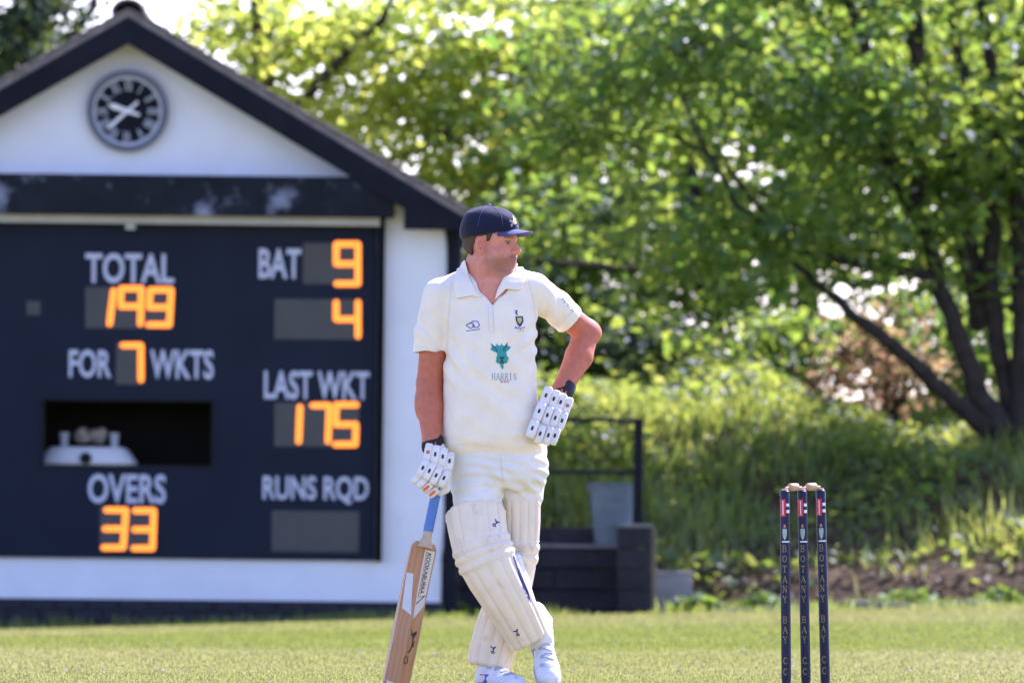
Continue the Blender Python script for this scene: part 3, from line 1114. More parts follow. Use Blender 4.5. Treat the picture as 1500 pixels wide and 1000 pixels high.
def rand_rot(n, up_bias=0.6, rng=RNG):
    """random frames: normals lean upward, tips droop"""
    nrm = rng.normal(size=(n, 3)); nrm[:, 2] = np.abs(nrm[:, 2]) + up_bias
    nrm /= np.linalg.norm(nrm, axis=1)[:, None]
    t = rng.normal(size=(n, 3)); t[:, 2] -= 0.5
    t -= nrm * (t * nrm).sum(1)[:, None]
    t /= np.linalg.norm(t, axis=1)[:, None]
    s = np.cross(t, nrm)
    return s, t, nrm


def leaves_mesh(name, pos, size, m, parent, up_bias=0.5, tint=None, rng=RNG):
    n = len(pos)
    s, t, nr = rand_rot(n, up_bias, rng)
    T = LEAF[None] * size[:, None, None]
    V = pos[:, None, :] + T[..., 0:1] * s[:, None, :] + T[..., 1:2] * t[:, None, :] + T[..., 2:3] * nr[:, None, :]
    F = (LEAF_F[None] + (np.arange(n) * 6)[:, None, None]).reshape(-1, 3)
    if tint is None:
        tint = rng.uniform(0, 1, n)
    o = mesh_obj(name, V.reshape(-1, 3), F, m, parent, attr={'tint': np.repeat(tint, 6)})
    return o


def clumps(vols, n_cl, per, spread, rng, gap=0.25, seed=0, fr=2.2):
    """leaf positions in clumps inside ellipsoids given as (centre, radii); noise leaves gaps"""
    out = []
    wts = np.array([r[0] * r[1] * r[2] for c, r in vols]) ** 0.8
    wts /= wts.sum()
    for (c, r), wgt in zip(vols, wts):
        k = max(3, int(n_cl * wgt))
        d = rng.normal(size=(k, 3)); d /= np.linalg.norm(d, axis=1)[:, None]
        rad = rng.uniform(0.25, 1, k) ** 0.5
        cen = np.array(c) + d * rad[:, None] * np.array(r)
        keep = wavy(cen, fr, seed) > -1 + 2 * gap - .2
        cen = cen[keep]
        pp = cen[:, None, :] + rng.normal(size=(len(cen), per, 3)) * np.array((spread, spread, spread * .38))
        out.append(pp.reshape(-1, 3))
    return np.concatenate(out)


M_bark = mat('dark_bark', (0.045, 0.036, 0.028), 0.95, 0.4, 12, 0.9, 30, 0.02, 0.1)
M_leaf_a = leaf_mat('sycamore_leaf', (0.05, 0.11, 0.022), (0.10, 0.15, 0.026), (0.19, 0.365, 0.035), (0.45, 0.53, 0.048), 0.58)
M_leaf_y = leaf_mat('young_yellow_leaf', (0.09, 0.14, 0.022), (0.14, 0.18, 0.03), (0.50, 0.64, 0.06), (0.82, 0.82, 0.12), 0.68)
M_leaf_d = leaf_mat('dark_evergreen_leaf', (0.03, 0.06, 0.025), (0.05, 0.085, 0.03), (0.06, 0.11, 0.02), (0.14, 0.19, 0.03), 0.4)
M_leaf_r = leaf_mat('copper_leaf', (0.13, 0.07, 0.035), (0.13, 0.12, 0.045), (0.50, 0.27, 0.14), (0.44, 0.38, 0.12), 0.6, .7, .01)


def limb_mesh(paths, parent, name='limb', m=None):
    for pts, rads in paths:
        # resample with a gentle wobble
        pts = [Vector(p) for p in pts]
        P2, R2 = [], []
        for i in range(len(pts) - 1):
            for k in range(4):
                t = k / 4
                q = pts[i].lerp(pts[i + 1], t)
                if i + k > 0:
                    q = q + Vector((random.uniform(-1, 1), random.uniform(-1, 1), random.uniform(-.4, .4))) * 0.018
                P2.append(q); R2.append((rads[i] * (1 - t) + rads[i + 1] * t) * random.uniform(.94, 1.06))
        P2.append(pts[-1]); R2.append(rads[-1])
        MB().tube(P2, R2, 9).obj(name, m or M_bark, parent, True)


def twigs(cen, n, parent, rng, rmax=.012):
    """thin side branches reaching into the leaf mass, one mesh"""
    b_ = MB()
    for i in range(n):
        c = Vector(cen[rng.integers(len(cen))])
        d = Vector(rng.normal(size=3)); d.z = abs(d.z) * .6 + .1; d.normalize()
        L_ = rng.uniform(.4, 1.0)
        mid = c + Vector(rng.normal(size=3)) * .05
        b_.tube([c - d * L_ / 2, mid, c + d * L_ / 2], [rmax, rmax * .7, rmax * .3], 5, False)
    return tag(b_.obj('twigs', M_bark, parent, True), kind='stuff')


def pxpath(pp, Y, dY=0.0):
    return [P(x, y, Y + dY * i) for i, (x, y) in enumerate(pp)]


def vol(x, y, rx, ry, Y, ryd):
    s_ = Y / FPX
    p = P(x, y, Y)
    return ((p.x, p.y, p.z), (rx * s_, ryd, ry * s_))


def make_tree(name, label, base, limbs, vols, n_cl, per, spread, sizes, m, seed, gap=.25, cat='tree', up=0.5, ntw=60, group=None, tb=None):
    rng = np.random.default_rng(seed)
    t = thing(name, base, label, cat, group)
    for nm, pts, rads in limbs:
        limb_mesh([(pts, rads)], t, nm)
    pos = clumps(vols, n_cl, per, spread, rng, gap, seed)
    size = rng.uniform(sizes[0], sizes[1], len(pos))
    tint = np.clip(.5 + .5 * wavy(pos, 3.0, seed + 5) * .7 + rng.normal(size=len(pos)) * .22, 0, 1)
    tag(leaves_mesh('crown', pos, size, m, t, up, tint, rng), kind='stuff')
    if ntw:
        twigs(pos, ntw, t, rng)
    return t


YT = 103.0
tb_ = P(1492, 668, YT)
tb_.z = float(ground_z(tb_.x, YT)) - .05
syc = [
    ('trunk', [tb_, P(1470, 640, YT), P(1432, 570, YT), P(1400, 482, YT), P(1368, 395, YT), P(1350, 300, YT), P(1345, 190, YT), P(1338, 60, YT), P(1325, -120, YT), P(1315, -300, YT)], [.16, .12, .085, .072, .064, .055, .048, .04, .026, .012]),
    ('trunk', [tb_, P(1486, 620, YT + .15), P(1462, 520, YT + .2), P(1452, 400, YT + .2), P(1462, 260, YT + .2), P(1452, 120, YT + .2), P(1440, 0, YT + .2), P(1430, -250, YT + .2)], [.13, .09, .07, .064, .058, .052, .045, .018]),
    ('trunk', [tb_, P(1500, 560, YT + .1), P(1497, 430, YT + .1), P(1492, 250, YT + .1), P(1506, 60, YT + .1), P(1520, -250, YT + .1)], [.13, .10, .082, .07, .058, .018]),
    ('limb', [P(1452, 632, YT), P(1400, 590, YT - .15), P(1340, 537, YT - .3), P(1290, 492, YT - .4), P(1248, 461, YT - .5), P(1180, 400, YT - .7), P(1090, 335, YT - .9), P(1000, 290, YT - 1)], [.085, .066, .056, .048, .042, .026, .016, .008]),
    ('limb', [P(1400, 265, YT + .3), P(1376, 180, YT + .3), P(1348, 80, YT + .3), P(1335, -60, YT + .3)], [.075, .065, .05, .04]),
    ('limb', [P(1440, 480, YT + .3), P(1412, 330, YT + .3), P(1400, 265, YT + .3)], [.10, .08, .075]),
    ('limb', [P(1356, 340, YT), P(1315, 265, YT - .2), P(1290, 170, YT - .3), P(1270, 85, YT - .4), P(1245, 0, YT - .5), P(1225, -120, YT - .5)], [.07, .06, .052, .046, .04, .02]),
    ('limb', [P(1315, 265, YT - .2), P(1240, 195, YT - .5), P(1170, 100, YT - .7), P(1130, 20, YT - .8)], [.045, .035, .025, .012]),
    ('limb', [P(1372, 405, YT), P(1290, 392, YT - .4), P(1180, 372, YT - .8), P(1080, 300, YT - 1.0), P(1010, 170, YT - 1.2), P(985, 110, YT - 1.3)], [.05, .04, .032, .022, .014, .006]),
    ('limb', [P(1150, 350, YT - .7), P(1060, 235, YT - .9), P(960, 190, YT - 1.1)], [.022, .018, .008]),
    ('limb', [P(1462, 240, YT + .2), P(1420, 150, YT), P(1400, 60, YT), P(1390, -60, YT)], [.06, .045, .035, .02]),
]
vols = [vol(1180, 90, 260, 170, YT - .6, 1.5), vol(950, 140, 210, 150, YT - .3, 1.3), vol(1350, 120, 210, 190, YT, 1.8), vol(1060, 330, 190, 90, YT - .5, 1.1),
        vol(1230, 330, 170, 75, YT - .6, .9), vol(1420, 330, 120, 110, YT + .3, 1.2), vol(1230, -130, 300, 110, YT, 1.2), vol(1640, 170, 160, 170, YT + .6, 1.1), vol(1780, -20, 190, 200, YT + 1.3, 1.2), vol(1700, 80, 180, 180, YT + 1.0, 1.1), vol(1590, 330, 90, 110, YT + .4, .8), vol(1010, 450, 120, 60, YT - .2, .7)]  # right-hand volumes lie out of view, added to the crown to shade the bank
make_tree('sycamore_tree', 'large multi-stemmed tree with dark trunks leaning over the bank on the right', tb_, syc, vols, 600, 34, .20, (.07, .14), M_leaf_a, 21, gap=.33, ntw=160)

YT2 = 108.0
b2 = P(1050, 600, YT2); b2.z = float(ground_z(b2.x, YT2)) - .1
make_tree('slender_tree', 'slender dark-trunked tree behind the middle of the bank', b2,
          [('trunk', [b2, P(1051, 540, YT2), P(1048, 430, YT2), P(1020, 300, YT2), P(1000, 120, YT2)], [.09, .07, .06, .05, .02]),
           ('limb', [P(1046, 404, YT2 - .5), P(970, 397, YT2 - 1.6), P(870, 389, YT2 - 1.9), P(770, 379, YT2 - 2.0)], [.035, .03, .024, .012]),
           ('limb', [P(1049, 470, YT2), P(1000, 380, YT2 - .2), P(930, 320, YT2 - .3)], [.04, .03, .01])],
          [vol(900, 400, 170, 110, YT2, 1.0), vol(1060, 430, 140, 80, YT2, 1.0), vol(880, 250, 180, 150, YT2 + .5, 1.0), vol(1120, 250, 200, 150, YT2 + .8, 1.0), vol(1000, 60, 280, 150, YT2 + 1, 1.2), vol(1350, 200, 220, 170, YT2 + 1, 1.0), vol(1390, 430, 50, 30, YT2 + 1, .6)],
          360, 28, .19, (.07, .13), M_leaf_a, 33, gap=.36, ntw=60)
YT5 = 115.0
for i_, (bx5, vs5, lab5, mm5, sd5) in enumerate(((1180, [vol(1180, 120, 170, 190, YT5, 1.2), vol(1120, 330, 150, 110, YT5, 1.0), vol(1230, 330, 110, 60, YT5, .8), vol(1290, 60, 150, 150, YT5, 1.1)], 'yellow-green tree far behind the sycamore limbs', 1, 71),
                                     (860, [vol(860, 120, 190, 190, YT5, 1.2), vol(800, 330, 150, 130, YT5, 1.0), vol(960, 330, 150, 120, YT5, 1.0)], 'leafy tree far behind the batsman and railing', 0, 72),
                                     (1470, [vol(1450, 100, 150, 190, YT5, 1.2), vol(1480, 330, 110, 120, YT5, 1.0)], 'leafy tree far behind the right-hand trunks', 1, 73))):
    b5 = P(bx5, 600, YT5); b5.z = float(ground_z(b5.x, YT5)) - .1
    make_tree('background_tree', lab5, b5, [('trunk', [b5, P(bx5 + 4, 420, YT5), P(bx5 - 6, 200, YT5), P(bx5, 0, YT5)], [.13, .10, .08, .03])], vs5, 135, 28, .2, (.08, .15), M_leaf_y if mm5 else M_leaf_a, sd5, gap=.28, ntw=20, group='trees in the row behind the bank')
YT3 = 109.0
b3 = P(388, 600, YT3); b3.z = float(ground_z(b3.x, YT3)) - .1
make_tree('lime_tree', 'bright yellow-green spring tree rising behind the hut roof', b3,
          [('trunk', [b3, P(386, 400, YT3), P(385, 200, YT3), P(384, 80, YT3), P(370, -60, YT3)], [.16, .14, .11, .09, .04]),
           ('limb', [P(385, 220, YT3), P(470, 120, YT3 - .3), P(560, 30, YT3 - .5), P(600, -60, YT3 - .5)], [.06, .045, .03, .015]),
           ('limb', [P(385, 300, YT3), P(520, 260, YT3 - .4), P(660, 190, YT3 - .8)], [.06, .045, .02])],
          [vol(470, 110, 190, 120, YT3, .7), vol(600, 220, 150, 110, YT3 - .4, .6), vol(620, 60, 170, 130, YT3 - .2, .7), vol(360, 20, 95, 70, YT3, .6), vol(430, 30, 130, 80, YT3 + .6, .6), vol(730, 150, 140, 140, YT3 - .2, .6), vol(700, 310, 110, 80, YT3 - .4, .5)],
          330, 28, .20, (.06, .12), M_leaf_y, 45, gap=.30, ntw=60)
YT4 = 112.0
b4 = P(40, 500, YT4); b4.z = float(ground_z(b4.x, YT4)) - .1
make_tree('dark_pine', 'dark evergreen tree above the left roof slope', b4,
          [('trunk', [b4, P(45, 250, YT4), P(50, 80, YT4), P(60, -80, YT4)], [.2, .17, .14, .1]),
           ('limb', [P(48, 120, YT4), P(100, 70, YT4), P(135, 10, YT4), P(150, -40, YT4)], [.06, .045, .03, .02]),
           ('limb', [P(48, 100, YT4), P(0, 40, YT4), P(-30, -20, YT4)], [.05, .04, .03])],
          [vol(20, 70, 100, 60, YT4, 1.0), vol(70, 10, 70, 50, YT4, .9), vol(-40, 0, 110, 110, YT4, 1.0), vol(10, 120, 90, 60, YT4, .8), vol(20, -150, 160, 100, YT4, 1.3), vol(110, 90, 50, 40, YT4, .6)],
          210, 34, .14, (.05, .10), M_leaf_d, 51, gap=.36, ntw=50)
# hedge bushes along the top of the bank
def bush(x, y, rx, ry, Y, m, seed, label, name='bush', n_cl=70, sizes=(.06, .11), gap=.15, dep=.7, grp='bushes along the top of the bank'):
    p = P(x, y, Y)
    zb0 = float(ground_z(p.x, Y)) - .03
    base = (p.x, Y, zb0)
    st = []
    for k in range(4):
        a = random.uniform(-1, 1)
        st.append(('stem', [Vector(base), Vector((p.x + a * .15, Y, (zb0 + p.z) / 2)), Vector((p.x + a * rx * Y / FPX * .6, Y + random.uniform(-.2, .2), p.z))], [.03, .022, .008]))
    make_tree(name, label, base, st, [vol(x, y, rx, ry, Y, dep), vol(x, y + ry * .7, rx * .9, ry * .6, Y, dep)], n_cl, 30, .13, sizes, m, seed, gap, 'bush', .5, 12, grp)


bush(740, 470, 90, 120, 106.5, M_leaf_d, 61, 'dark evergreen bush just right of the hut, behind the batsman')
bush(860, 500, 85, 80, 106.8, M_leaf_a, 62, 'green leafy bush above the railing')
bush(960, 530, 80, 60, 106.2, M_leaf_d, 63, 'dark bush left of the slender trunk on the bank top', n_cl=50)
bush(1130, 510, 90, 55, 106.5, M_leaf_a, 64, 'green bush right of the slender trunk on the bank top', n_cl=60)
bush(1300, 520, 100, 75, 104.4, M_leaf_r, 65, 'copper-leaved shrub behind the low slanting limb', 'copper_shrub', n_cl=36, sizes=(.04, .08), gap=.3, dep=.4)
bush(1300, 470, 80, 70, 107.6, M_leaf_a, 68, 'green bush behind the copper shrub', n_cl=40, gap=.3)
bush(1420, 470, 70, 100, 106.6, M_leaf_a, 66, 'green bush behind the leaning trunks', n_cl=50, gap=.3)
bush(800, 330, 90, 90, 107.2, M_leaf_a, 67, 'tall green bush behind the batsman’s shoulder'.replace('’', ''), n_cl=60, gap=.25)

# weeds, nettles and long grass on the bank: uncountable
def blades(name, pos, h, wd, m, label, cat, tint=None, lean=.35, rng=RNG, base=None):
    n = len(pos)
    az = rng.uniform(0, 2 * math.pi, n)
    d = np.stack([np.cos(az), np.sin(az), np.zeros(n)], 1)
    sd = np.stack([-np.sin(az), np.cos(az), np.zeros(n)], 1)
    ln = np.abs(rng.normal(size=n)) * lean
    up = np.array((0, 0, 1.0))
    mid = pos + up * (h * .55)[:, None] + d * (h * ln * .35)[:, None]
    tip = pos + up * (h * (1 - .25 * ln))[:, None] + d * (h * ln)[:, None]
    w_ = (wd / 2)[:, None]
    V = np.stack([pos - sd * w_, pos + sd * w_, mid + sd * w_ * .8, mid - sd * w_ * .8, tip], 1).reshape(-1, 3)
    k = (np.arange(n) * 5)[:, None]
    F = np.concatenate([k + np.array([[0, 1, 2]]), k + np.array([[0, 2, 3]]), k + np.array([[3, 2, 4]])], 0)
    if tint is None: tint = rng.uniform(0, 1, n)
    o = mesh_obj(name, V, F, m, None, base=base or (0, 98, 0), attr={'tint': np.repeat(tint, 5)})
    return tag(o, label, cat, kind='stuff')


M_weed = leaf_mat('bank_weeds', (0.075, 0.145, 0.02), (0.16, 0.19, 0.04), (0.28, 0.43, 0.03), (0.56, 0.58, 0.09), .55, .5, .04)
N = 60000
X = RNG.uniform(-.45, 7.5, N); Y = 99.2 + 8 * RNG.uniform(0, 1, N) ** .9
q3 = np.stack([X, Y, X * 0], 1)
cl = wavy(q3, 2.4, 4)
dens = sstep(99.5, 101.6, Y + .7 * cl) * np.clip(.65 + .5 * wavy(q3, 4.5, 19), .1, 1) + .03
dens *= np.where(X < 1.0, (Y > 99.15), 1)
bare = np.exp(-((X - 3.3) / 1.1) ** 2 - ((Y - 101.2) / 1.3) ** 2)      # trodden earth under the sycamore
dens *= 1 - .55 * bare
k = RNG.uniform(0, 1, N) < dens
X, Y, cl = X[k], Y[k], cl[k]
pos = np.stack([X, Y, ground_z(X, Y) - .01], 1)
wv = wavy(pos, 3.2, 9)
h = RNG.uniform(.07, .24, len(X)) * np.clip(1 + .9 * wv, .3, 2.4)
blades('bank_grass', pos, h, RNG.uniform(.010, .022, len(X)), M_weed, 'tall weeds and long grass covering the bank', 'weeds', np.clip(.55 + .4 * wv + RNG.normal(size=len(X)) * .25, 0, 1), lean=.75)
# broad-leaved weeds in patches of different height
N = 40000
X = RNG.uniform(-.3, 7.5, N); Y = 99.0 + 7 * RNG.uniform(0, 1, N)
Y = np.where(X < 1.0, np.maximum(Y, 99.3), Y)
q3 = np.stack([X, Y, X * 0], 1)
pt_ = wavy(q3, 2.6, 14)
k = RNG.uniform(0, 1, N) < np.clip(.35 + .9 * pt_, 0.03, 1) * (1 - .5 * np.exp(-((X - 3.3) / 1.1) ** 2 - ((Y - 101) / 1.4) ** 2)) * sstep(98.6, 100.2, Y)
X, Y, pt_ = X[k], Y[k], pt_[k]
pos = np.stack([X, Y, ground_z(X, Y) + RNG.uniform(.02, 1, len(X)) * (.12 + .34 * np.clip(pt_, 0, 1))], 1)
o = leaves_mesh('nettle_patch', pos, RNG.uniform(.04, .12, len(X)), M_weed, None, .9)
tag(o, 'broad-leaved nettles and dock among the long grass of the bank', 'weeds', kind='stuff')
# dead leaves and sprigs on the bare earth
N = 2600
X = RNG.uniform(.9, 6.5, N); Y = 98.9 + 3.2 * RNG.uniform(0, 1, N)
pos = np.stack([X, Y, ground_z(X, Y) + RNG.uniform(.0, .05, N)], 1)
M_litter = leaf_mat('leaf_litter', (.10, .06, .03), (.17, .13, .06), (.08, .05, .02), (.14, .12, .04), .25)
tag(leaves_mesh('leaf_litter', pos, RNG.uniform(.03, .08, N), M_litter, None, 1.5), 'brown dead leaves on the bare earth of the bank', 'leaves', kind='stuff')
# ragged fringe of long grass where the field meets hut, wall and bank
N = 9000
X = RNG.uniform(-5.5, 6.5, N); Y = np.where(X < 1.05, RNG.uniform(97.55, 97.93, N), RNG.uniform(98.2, 99.1, N))
k = RNG.uniform(0, 1, N) < np.clip(.45 + .55 * wavy(np.stack([X, Y * .3, X * 0], 1), 3.5, 91), .05, 1)
X, Y = X[k], Y[k]
pos = np.stack([X, Y, ground_z(X, Y) - .005], 1)
blades('grass_fringe', pos, RNG.uniform(.03, .10, len(X)) * np.clip(1 + .6 * wavy(pos, 5, 92), .3, 2), RNG.uniform(.006, .012, len(X)), M_weed, 'ragged fringe of longer grass along the edge of the field', 'grass', lean=.6)
# low plants at the foot of the bank
M_foot = leaf_mat('fresh_green_weed', (0.07, 0.15, 0.02), (0.11, 0.19, 0.03), (0.2, 0.38, 0.03), (0.36, 0.46, 0.05), .45)
for i, (px, py, rad, nn, lab) in enumerate(((1025, 880, .22, 260, 'low bright green weed clump beside the concrete block'), (668, 893, .12, 110, 'small green weed at the corner of the hut plinth'),
                                      (1120, 872, .22, 160, 'low weeds behind the edging stones left of the stumps'), (1330, 868, .30, 220, 'low weeds at the foot of the bank right of the stumps'), (1465, 872, .25, 200, 'low weeds at the far right foot of the bank'))):
    Yp = 98.62 if i < 2 else 98.95
    c = P(px, py, Yp)
    k = RNG.normal(size=(nn, 2)) * rad * .5
    X, Y = c.x + k[:, 0], Yp + k[:, 1] * .35
    zz = ground_z(X, Y)
    pos = np.stack([X, Y, zz + RNG.uniform(.0, .13, nn) * np.exp(-(k[:, 0] / rad) ** 2)], 1)
    t = thing('weed_clump', (c.x, Yp, float(ground_z(c.x, Yp))), lab, 'weed', 'weed clumps at the foot of the bank')
    leaves_mesh('foliage', pos, RNG.uniform(.04, .09, nn), M_foot, t, .8)
    sb_ = MB()
    for j in range(8):
        q = pos[RNG.integers(nn)]
        sb_.tube([(c.x + (q[0] - c.x) * .3, Yp, float(ground_z(c.x, Yp)) - .02), tuple(q)], [.005, .003], 5)
    sb_.obj('stem', M_foot, t)

# mown turf of the cricket field
M_turf = leaf_mat('mown_grass', (0.13, 0.16, 0.027), (0.23, 0.21, 0.085), (0.29, 0.35, 0.04), (0.48, 0.44, 0.16), .5, .6, .008)
N = 620000
u = RNG.uniform(0, 1, N)
Y = 46.5 + (98.9 - 46.5) * u ** 1.5
Y = Y - np.where(RNG.uniform(0, 1, N) < .12, RNG.uniform(0, 8, N) ** 1.0, 0)
X = RNG.normal(size=N) * (Y * .026 + .5)
X = np.where(np.abs(X) > Y * .09 + 1, RNG.uniform(-1, 1, N) * Y * .04, X)
pos = np.stack([X, Y, ground_z(X, Y) - .003], 1)
patch = wavy(np.stack([X, Y * .5, X * 0], 1), .9, 77)
band = .62 - .5 * sstep(68.5, 71.5, Y) + .42 * sstep(84, 88, Y) + .06 * np.sin(Y * 1.7)
tint = np.clip(band + .25 * patch + RNG.normal(size=N) * .2, 0, 1)
h = RNG.uniform(.007, .018, N) * np.where(Y > 92, 1.6, 1.0)
blades('mown_turf', pos, h, RNG.uniform(.002, .0045, N) * (1 + (Y - 46) / 25), M_turf, 'short mown grass of the cricket field', 'grass', tint, .7, base=(0, 50, 0))

# tiny daisies in the near turf
n_d = 70
Y = 50.5 + 22 * RNG.uniform(0, 1, n_d) ** 1.3; X = RNG.uniform(-1, 1, n_d) * (Y * .037 + .3)
V, F = [], []
for x_, y_ in zip(X, Y):
    z_ = float(ground_z(x_, y_)) + RNG.uniform(.018, .028)
    r_ = RNG.uniform(.003, .006)
    k0 = len(V)
    V.append((x_, y_, z_ + .003))
    V += [(x_ + r_ * math.cos(a), y_ + r_ * math.sin(a), z_ + .004 * math.cos(a * 2)) for a in np.linspace(0, 2 * math.pi, 7)[:-1]]
    F += [(k0, k0 + 1 + i, k0 + 1 + (i + 1) % 6) for i in range(6)]
dz = mesh_obj('daisies', V, F, M_white, None, base=(0, 50, 0))
tag(dz, 'tiny white daisies scattered through the near turf', 'daisies', kind='stuff')
# ------------------------------------------------------------------ the wicket: three stumps and two bails
M_stump = mat('navy_stump_paint', (0.008, 0.010, 0.042), 0.45, 0.15, 30, 0.05, 60, .002, .3)
M_red = mat('red_sticker', (0.62, 0.03, 0.045), 0.45, .06, 30)
M_wprint = mat('white_print', (0.75, 0.75, 0.75), 0.5, .05, 30)
M_gold = mat('gold_print', (0.27, 0.215, 0.075), 0.5, .1, 40)
M_crest = mat('pale_green_print', (0.30, 0.40, 0.36), 0.5, .15, 60)
M_pinkp = mat('salmon_print', (0.55, 0.22, 0.14), 0.5, .1, 40)
M_wood = mat('pale_ash_wood', (0.52, 0.33, 0.18), 0.55, .15, 30, .2, 80, .001)
SR = 0.0178
ang_w = R(42)
tops = []
for i, (tx, ty, bx_, by_) in enumerate(((1149.5, 718, 1152, 1012), (1175, 718, 1181, 1012), (1202, 717, 1209.5, 1012))):
    Ys = 50.0 + i * 0.064
    top, bot = P(tx, ty, Ys), P(bx_, by_, Ys)
    bot.z = float(ground_z(bot.x, Ys))
    lab = ('navy cricket stump farthest left, nearest the batsman', 'middle navy cricket stump between the other two', 'navy cricket stump farthest right of the three')[i]
    st = thing('cricket_stump', bot, lab, 'stump', 'stumps of the wicket')
    axis_ = (top - bot)
    H_ = axis_.length
    az = axis_.normalized()
    ax_ = Vector((1, 0, 0)); ax_ = (ax_ - az * ax_.dot(az)).normalized()
    ay = az.cross(ax_)
    def sp(theta, zz, r, top=top, az=az, ax_=ax_, ay=ay):
        """theta 0 faces the camera, zz metres below the top"""
        return tuple(top - az * zz + (ax_ * math.sin(theta) - ay * math.cos(theta)) * r)
    prof = [(0.0, SR * .72), (0.003, SR * .93), (0.006, SR), (.05, SR), (H_ - .06, SR), (H_ + .02, SR * .55)]
    n = 24
    V = [sp(2 * math.pi * k / n, z, r) for z, r in prof for k in range(n)]
    F = [(a * n + k, (a + 1) * n + k, (a + 1) * n + (k + 1) % n, a * n + (k + 1) % n) for a in range(len(prof) - 1) for k in range(n)]
    F += [tuple(range(n)), tuple(range(len(prof) * n - 1, (len(prof) - 1) * n - 1, -1))]
    smooth_by_angle(mesh_obj('shaft', V, F, M_stump, st), 40)
    # wooden top with the bail groove
    V = [sp(2 * math.pi * k / n, z, r) for z, r in ((-.006, SR * .5), (-.005, SR * .66), (.0005, SR * .7)) for k in range(n)]
    F = [(a * n + k, (a + 1) * n + k, (a + 1) * n + (k + 1) % n, a * n + (k + 1) % n) for a in range(2) for k in range(n)] + [tuple(range(n))]
    mesh_obj('bare_top', V, F, M_wood, st, False)
    px = 50.0 / FPX
    def patch(name, u0, u1, v0, v1, m, lift=.0004, st=st, sp=sp):
        """u in px right of the axis, v in px below the top"""
        V, F = [], []
        nu = 6
        for v in (v0, v1):
            for k in range(nu + 1):
                u = u0 + (u1 - u0) * k / nu
                V.append(sp(math.asin(max(-.98, min(.98, u * px / SR))), v * px, SR + lift))
        F = [(k, k + nu + 1, k + nu + 2, k + 1) for k in range(nu)]
        return mesh_obj(name, V, F, m, st)
    patch('red_label', -6.3, .8, 13, 38, M_red)
    for a in ((-3.4, -2.2, 15, 36),):
        patch('label_print', *a, M_wprint, .0007)
    patch('white_dash', 2.0, 6.3, 19, 23.5, M_wprint)
    patch('white_dash', 2.0, 6.3, 28.5, 33, M_wprint)
    # crest: shield, small mark above, scroll below
    sh_ = [(-3.6, 56), (-3.9, 61), (-3.2, 68), (-.8, 73), (1.8, 68), (2.6, 61), (2.2, 56)]
    V, F = [], []
    for r_ in range(9):
        v = 56 + 17 * r_ / 8
        lo_ = np.interp(v, [56, 61, 68, 73], [-3.6, -3.9, -3.2, -.9]); hi_ = np.interp(v, [56, 61, 68, 73], [2.2, 2.6, 1.8, -.7])
        for k in range(7):
            V.append(sp(math.asin((lo_ + (hi_ - lo_) * k / 6) * px / SR), v * px, SR + .0005))
    F = [(r_ * 7 + k, (r_ + 1) * 7 + k, (r_ + 1) * 7 + k + 1, r_ * 7 + k + 1) for r_ in range(8) for k in range(6)]
    mesh_obj('crest_shield', V, F, M_crest, st)
    patch('crest_bird', -2.2, .6, 50, 54.5, M_pinkp)
    patch('crest_scroll', -4.5, 5.8, 74, 76, M_wprint)
    for ch, v in zip('BOTANYBAYCC', (803, 818, 833, 848, 862, 877, 907, 922, 936, 967, 983)):
        V2, F2 = stroke_quads(SERIF[ch], 1.25, 4)
        lt = MB().add([sp(math.asin((-4.2 + u * 6.2) * px / SR), (v - 718 + 4.6 - w_ * 9.2) * px, SR + .0004) for u, w_ in V2], F2)
        lt.obj('letter', M_gold, st)['label'] = 'gold capital letter ' + ch
    tops.append(top)
for i in range(2):
    a, b_ = tops[i], tops[i + 1]
    d = (b_ - a).normalized()
    s0, s1 = a + d * .004 + Vector((0, 0, .0085)), b_ - d * .004 + Vector((0, 0, .0085))
    L_ = (s1 - s0).length
    lab = ('wooden bail resting on the left and middle stumps', 'wooden bail resting on the middle and right stumps')[i]
    bl = thing('bail', (a + b_) / 2 + Vector((0, 0, .002)), lab, 'bail', 'bails of the wicket')
    q = lambda t: s0.lerp(s1, t)
    up_ = Vector((0, 0, .0035))
    m_ = MB().tube([q(.24) + up_, q(.26) + up_, q(.30) + up_, q(.70) + up_, q(.74) + up_, q(.76) + up_], [.006, .0125, .014, .014, .0125, .006], 14)
    smooth_by_angle(m_.obj('barrel', M_wood, bl), 40)
    for t0, t1 in ((0.0, .25), (.75, 1.0)):
        smooth_by_angle(MB().tube([q(t0), q((t0 + t1) / 2), q(t1) + up_ * .5], [.0045, .006, .0055], 10).obj('spigot', M_wood, bl), 40)
# ------------------------------------------------------------------ the batsman
YP = 50.0
S = YP / FPX
def J(x, y, dy=0.0):
    return np.array(P(x, y, YP + dy))
gz0 = float(ground_z(P(725, 1000, YP).x, YP))
pbase = P(735, 1000, YP); pbase.z = gz0
person = thing('person', pbase, 'batsman in cream whites, navy cap and pads leaning on a bat with legs crossed', 'person')


